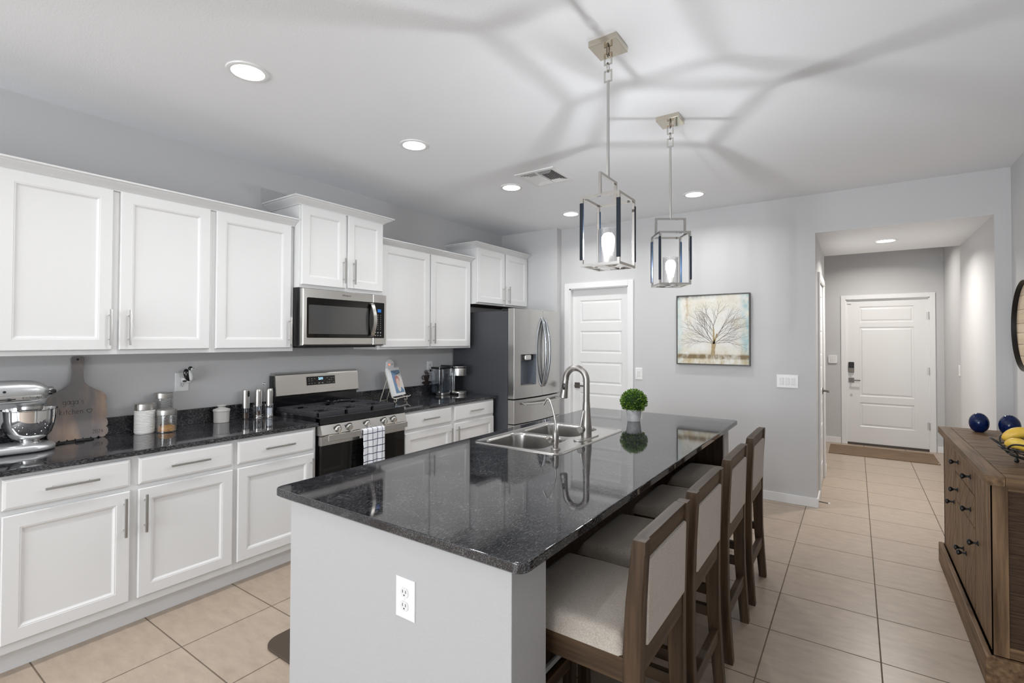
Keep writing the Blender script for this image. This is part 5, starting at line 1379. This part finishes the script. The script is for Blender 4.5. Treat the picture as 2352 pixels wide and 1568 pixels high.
# ---- butter crock
t = thing('butter_crock', 'small grey ceramic butter crock with knobbed lid on the worktop', 'crock', (-3.574, 1.672, CT))
MB().lathe([(0, 0), (.046, 0), (.0475, .002), (.0485, .070), (.050, .072), (.050, .078), (0, .078)], (-3.574, 1.672, CT + .0006), 40, cap=False).build('pot', M['ceramic'], t, ang=40)
MB().lathe([(0, .077), (.052, .077), (.053, .080), (.051, .088), (.030, .096), (.022, .099), (.021, .105), (.029, .110), (.030, .114), (.024, .118), (0, .119)], (-3.574, 1.672, CT + .0006), 40, cap=False).build('lid', M['ceramic'], t, ang=40)
# ---- grinders
def grinder(label, x, y, z, filling, oval=False):
    t = thing('spice_grinder', label, 'grinder', (x, y, z), 'spice grinders beside the stove')
    MB().lathe([(.0, .0), (.0225, .0), (.0225, .004), (.0215, .006)], (x, y, z), 28, cap=False).build('foot', M['black'] if oval else M['steel'], t)
    MB().lathe([(.0215, .004), (.0225, .078)], (x, y, z), 28, cap=False).build('clear_chamber', M['acrylic'], t)
    MB().lathe([(0, .005), (.0195, .005), (.0195, .040 if filling != 'salt' else .060), (0, .040 if filling != 'salt' else .060)], (x, y, z), 20, cap=False).build('spice', M['salt' if filling == 'salt' else 'pepper'], t)
    b = MB().lathe([(0, .076), (.0240, .076), (.0245, .080), (.0245, .185), (.0225, .190), (.0225, .196), (.020, .202), (0, .204)] if not oval else [(0, .076), (.0250, .076), (.0250, .200), (.023, .205), (0, .206)], (x, y, z), 32, cap=False)
    g = b.build('steel_body', M['steel'], t, ang=35)
    if oval: MB().superq((x + .0245, y + .006, z + .178), .003, .008, .022, .8, .8, 14, 10).build('switch', M['black'], t)
grinder('steel electric grinder standing alone left of the wire caddy', -3.585, 1.842, CT + .0006, 'pepper', True)
grinder('steel pepper grinder in the wire caddy, left of the pair', -3.572, 1.925, CT + .0045, 'pepper')
grinder('steel salt grinder in the wire caddy, right of the pair beside the stove', -3.546, 1.995, CT + .0045, 'salt')
t = thing('wire_caddy', 'shiny wire caddy with loop handle holding two grinders', 'caddy', (-3.56, 1.96, CT))
c1, c2 = Vector((-3.572, 1.925, 0)), Vector((-3.546, 1.995, 0))
b = MB()
for z in (.0025, .018, .092):
    for c in (c1, c2): b.tube([(c.x + .029 * cos(a), c.y + .029 * sin(a), CT + z) for a in [2 * pi * k / 24 for k in range(24)]], .0016, 6, True)
mid = (c1 + c2) / 2
for s in (-1, 1): b.tube([(mid.x + s * .001, mid.y, CT + .002), (mid.x, mid.y, CT + .235)], .002, 6)
b.tube([(mid.x, mid.y + .007 * sin(a), CT + .243 - .008 * cos(a)) for a in [2 * pi * k / 14 for k in range(14)]], .0022, 6, True)
b.tube([(c1.x, c1.y, CT + .003), (c2.x, c2.y, CT + .003)], .0016, 6)
for c in (c1, c2):
    for k in range(3):
        a = 2 * pi * k / 3 + .4; b.tube([(c.x, c.y, CT + .003), (c.x + .029 * cos(a), c.y + .029 * sin(a), CT + .003), (c.x + .029 * cos(a), c.y + .029 * sin(a), CT + .092)], .0013, 6)
b.build('wire_frame', M['chrome'], t, ang=60)
# ---- penguin night light
py, pz = 1.474, 1.191
t = thing('penguin_night_light', 'small black and white penguin night light plugged in the wall outlet', 'night light', (XW + .03, py, pz))
MB().box(XW + .009, XW + .048, py - .026, py + .020, pz - .006, pz + .028, .006).build('plug_base', M['acrylic'] if False else M['plate'], t)
X0 = XW + .050
b = MB().superq((X0, py - .003, pz + .045), .016, .022, .042, 1, 1, 24, 16, M=Matrix.Translation((X0, py - .003, pz + .045)) @ Matrix.Rotation(radians(18), 4, 'X') @ Matrix.Translation((-X0, -py + .003, -pz - .045)))
b.superq((X0, py + .014, pz + .088), .012, .014, .013, 1, 1, 20, 12)
b.superq((X0, py - .020, pz + .006), .008, .014, .006, 1, 1, 14, 8)
b.build('penguin_body', M['black'], t, ang=60)
b = MB().superq((X0 + .005, py + .008, pz + .040), .013, .0165, .036, 1, 1, 24, 16, M=Matrix.Translation((X0, py + .006, pz + .045)) @ Matrix.Rotation(radians(14), 4, 'X') @ Matrix.Translation((-X0, -py - .006, -pz - .045)))
b.superq((X0 + .004, py + .019, pz + .085), .010, .0105, .009, 1, 1, 18, 10)
b.build('white_belly', M['white_paint'], t, ang=60)
b = MB().lathe([(.004, 0), (.0, .012)], (X0 + .003, py + .026, pz + .088), 10, 'y'); b.superq((X0 + .006, py - .016, pz + .048), .012, .006, .026, 1, 1, 14, 10); b.build('beak_and_wing', M['black'], t)

# ================================================================== COUNTER ITEMS, RIGHT OF STOVE
# ---- cookbook on wire easel
E0 = Vector((-3.455, 3.165, CT))                    # middle of the ledge, on the worktop
RE = Matrix.Translation(E0) @ Matrix.Rotation(radians(18), 4, 'Z')  # local: x = towards viewer, y = along the ledge
t = thing('book_easel', 'cream wire book easel with scrolled feet on the worktop right of the stove', 'easel', tuple(E0))
def L(x, y, z): return RE @ Vector((x, y, z))
lean = .30
def back(y, h, d=0): return L(-.010 - h * math.sin(lean) + d * cos(lean), y, .045 + h * cos(lean) + d * math.sin(lean))
b = MB()
for s in (-1, 1):
    b.tube([back(s * .095, h) for h in (0, .10, .20, .245)], .0042, 8)
    # scroll foot and ledge hook
    b.tube([L(-.010, s * .095, .045), L(.02, s * .095, .036), L(.055, s * .095, .040), L(.072, s * .095, .052)], .0042, 8)
    b.tube([L(.010 + .0, s * .095, .038)] + [L(.020 + .016 * sin(a) , s * .095, .022 + .0165 * cos(a)) for a in [pi * k / 8 for k in range(9)]] + [L(.012, s * .095, .008), L(.010, s * .095, .014), L(.015, s * .095, .018)], .0038, 8)
    b.tube([back(s * .055, .205, -.004), L(-.155, s * .06, .004)], .0035, 8)
b.tube([L(.030, -.125, .0385), L(.030, .125, .0385)], .0048, 8); b.tube([back(-.095, .245), back(.095, .245)], .0042, 8)
b.tube([back(-.095, .02), back(.095, .02)], .0036, 8); b.tube([L(-.15, -.06, .005), L(-.15, .06, .005)], .003, 8)
b.tube([back(.05 * cos(a), .245 + .022 * sin(a)) for a in [pi * k / 10 for k in range(11)]], .003, 8)
for k in range(5):
    h = .03 + .042 * k
    for s in (-1, 1): b.tube([back(s * (.085 - .016 * (1 - cos(a))), h + .018 * (1 + cos(a)) , 0) if False else back(s * (.078 + .012 * cos(a)), h + .018 + .016 * sin(a)) for a in [2 * pi * j / 12 for j in range(12)]], .0022, 6, True)
b.build('wire_frame', M['cream'], t, ang=60)
t = thing('cookbook', 'white cookbook with a person in blue pictured on the cover, held on the wire easel', 'book', tuple(E0 + Vector((0, 0, .05))))
BW, BH = .098, .262
def bk(u, v, d): return back(u, v + .004, .006 + d)
b = MB().prism([(-BW, 0), (BW, 0), (BW, BH), (-BW, BH)], bk, 0, .003); b.prism([(-BW, 0), (BW, 0), (BW, BH), (-BW, BH)], bk, .025, .028); b.prism([(-BW, 0), (-BW + .003, 0), (-BW + .003, BH), (-BW, BH)], bk, .002, .026)
cv = b.build('cover', M['white_paint'], t, smooth=False)
MB().prism([(-BW + .003, .003), (BW - .004, .003), (BW - .004, BH - .003), (-BW + .003, BH - .003)], bk, .003, .025).build('pages', M['paper'], t, smooth=False)
def flat(name, poly, m, d): MB().prism(poly, bk, .028, .0282 + d).build(name, M[m], cv, smooth=False)
flat('picture_ground', [(-.062, .022), (.088, .022), (.088, .235), (-.062, .235)], 'cover_pale', .0001)
flat('picture_blue', [(-.062, .022), (-.010, .022), (-.004, .12), (-.012, .235), (-.062, .235)], 'cover_blue', .0002)
flat('picture_top_band', [(-.062, .205), (-.0, .185), (.088, .205), (.088, .235), (-.062, .235)], 'cover_dblue', .0003)
flat('picture_shoulders', clip(circ(.014, .020, .078, .060, 30), -.062, .088, .022, .2), 'cover_dblue', .0004)
flat('picture_neckline', clip(circ(.014, .078, .028, .045, 24), -1, 1, .030, .2), 'cover_pale', .0005)
flat('picture_hair', circ(.012, .140, .038, .046, 28), 'cover_red', .0006)
flat('picture_face', circ(.016, .118, .029, .042, 28), 'cover_skin', .0007)
b = MB(); b.text('COOK', Matrix.Translation(bk(.045, .215, .0292)) @ RE.to_3x3().to_4x4() @ Matrix.Rotation(-lean, 4, 'Y') @ MX(0, 0, 0), .016) if False else b.prism([(.015, .212), (.070, .212), (.070, .2135), (.015, .2135)], bk, .0285, .0287); b.prism([(.025, .220), (.070, .220), (.070, .2215), (.025, .2215)], bk, .0285, .0287); b.build('title_lines', M['paper'], cv, smooth=False)
# ---- plug-in device behind the book
t = thing('plug_in_timer', 'small white plug-in device with red lit dot on the wall above the cookbook', 'plug device', (XW, 3.222, 1.16))
MB().prism(rrect(3.182, 3.262, 1.165, 1.268, .018) , FX(XW), 0, .028, .004).build('housing', M['plate'], t)
MB().prism(circ(3.222, 1.268, .020, .016, 16), FX(XW), .002, .024).build('top_bump', M['plate'], t)
MB().prism(circ(3.206, 1.234, .0075, n=14), FX(XW), .027, .0295).build('lit_dot', M['red_led'], t)
MB().prism(circ(3.240, 1.236, .009, n=14), FX(XW), .027, .0290).build('dial', M['print'], t)
# ---- coffee cup wall cut-out
t = thing('coffee_cup_cutout', 'dark brown steaming coffee cup cut-out standing on the backsplash ledge', 'wall decor', (XW + .012, 3.715, CT + .102))
CX = FX(XW + .010)
b = MB().prism([(3.678, 1.105), (3.762, 1.105), (3.758, 1.085), (3.748, 1.055), (3.735, 1.042), (3.705, 1.042), (3.692, 1.055), (3.682, 1.085)], CX, 0, .003)
b.prism(circ(3.720, 1.030, .068, .0165, 28), CX, 0, .003)
b.box(XW + .004, XW + .016, 3.685, 3.755, CT + .1025, CT + .118)
b.tube([(XW + .0115, 3.676 - .020 * sin(a), 1.085 + .020 * cos(a)) for a in [pi * k / 10 for k in range(11)]], .0045, 8)
for dy in (-.016, .002, .020):
    b.tube([(XW + .0115, 3.718 + dy + .009 * sin(k * .9), 1.106 + .0065 * k) for k in range(9 if dy else 11)], [.002 + .0018 * sin(pi * min(1, k / 8)) for k in range(9 if dy else 11)], 6)
b.build('cup_silhouette', M['brown_metal'], t, ang=50)
# ---- coffee maker
KX = -3.46
t = thing('coffee_maker', 'pod coffee maker with clear water tank and steel head, beside the fridge', 'coffee maker', (KX, 3.92, CT))
MB().box(-3.60, -3.36, 3.872, 4.040, CT + .0006, CT + .022, .006).build('base', M['black'], t)
b = MB().box(-3.60, -3.455, 3.872, 4.040, CT + .02, CT + .300, .012, 3); b.build('column', M['black'], t)
b = MB().box(-3.445, -3.425, 3.876, 3.915, CT + .02, CT + .19, .004); b.box(-3.458, -3.448, 3.876, 4.036, CT + .19, CT + .285, .004); b.build('steel_trim', M['steel'], t)
b = MB().lathe([(.074, .195), (.076, .200), (.076, .268), (.073, .274)], (-3.408, 3.958, CT), 36); b.box(-3.47, -3.408, 3.884, 4.032, CT + .196, CT + .272, .004)
b.build('brew_head', M['steel'], t, ang=30)
b = MB().lathe([(.078, .272), (.076, .290), (.066, .297), (0, .297)], (-3.412, 3.958, CT), 36, cap=False); b.box(-3.60, -3.41, 3.878, 4.038, CT + .272, CT + .302, .008); b.build('lid', M['black'], t, ang=40)
b = MB().tube([(-3.44 + .105 * cos(a), 3.958 + .082 * sin(a), CT + .287) for a in [-1.9 + 3.8 * k / 16 for k in range(17)]], .006, 10); b.build('lid_handle', M['chrome'], t, ang=60)
MB().lathe([(.073, .0006), (.074, .004), (.074, .030), (.070, .034), (0, .034)], (-3.402, 3.958, CT), 36, cap=False).build('drip_tray', M['steel'], t, ang=30)
b = MB().prism(rrect(-3.565, -3.425, 3.690, 3.866, .03, 6), FZ(CT), .030, .270, .002); tk = b.build('water_tank', M['acrylic'], t, ang=40)
MB().prism(rrect(-3.560, -3.430, 3.695, 3.861, .027, 6), FZ(CT), .034, .150).build('water', M['water'], tk)
MB().prism(rrect(-3.568, -3.422, 3.687, 3.869, .03, 6), FZ(CT), .270, .292, .004).build('tank_lid', M['black'], t)
MB().prism(rrect(-3.545, -3.440, 3.74, 3.868, .02, 5), FZ(CT), .0006, .030, .003).build('tank_base', M['steel'], t)
b = MB()
for y in (3.842, 3.872): b.tube([(-3.412, y, CT + .24), (-3.400, y, CT + .225), (-3.400, y, CT + .06), (-3.412, y, CT + .045)], .006, 8)
b.build('tank_handle', M['acrylic'], tk, ang=60)
MB().tube(bez((XW + .022, 3.782, 1.152), (XW + .05, 3.815, 1.160), (XW + .055, 3.825, 1.10), (XW + .05, 3.822, .93), 14) + [(XW + .06, 3.86, CT + .004)], .0036, 8).build('power_cord', M['cord'], t, ang=60)
MB().box(XW + .0095, XW + .034, 3.762, 3.786, 1.140, 1.163, .004).build('power_plug', M['cord'], t)
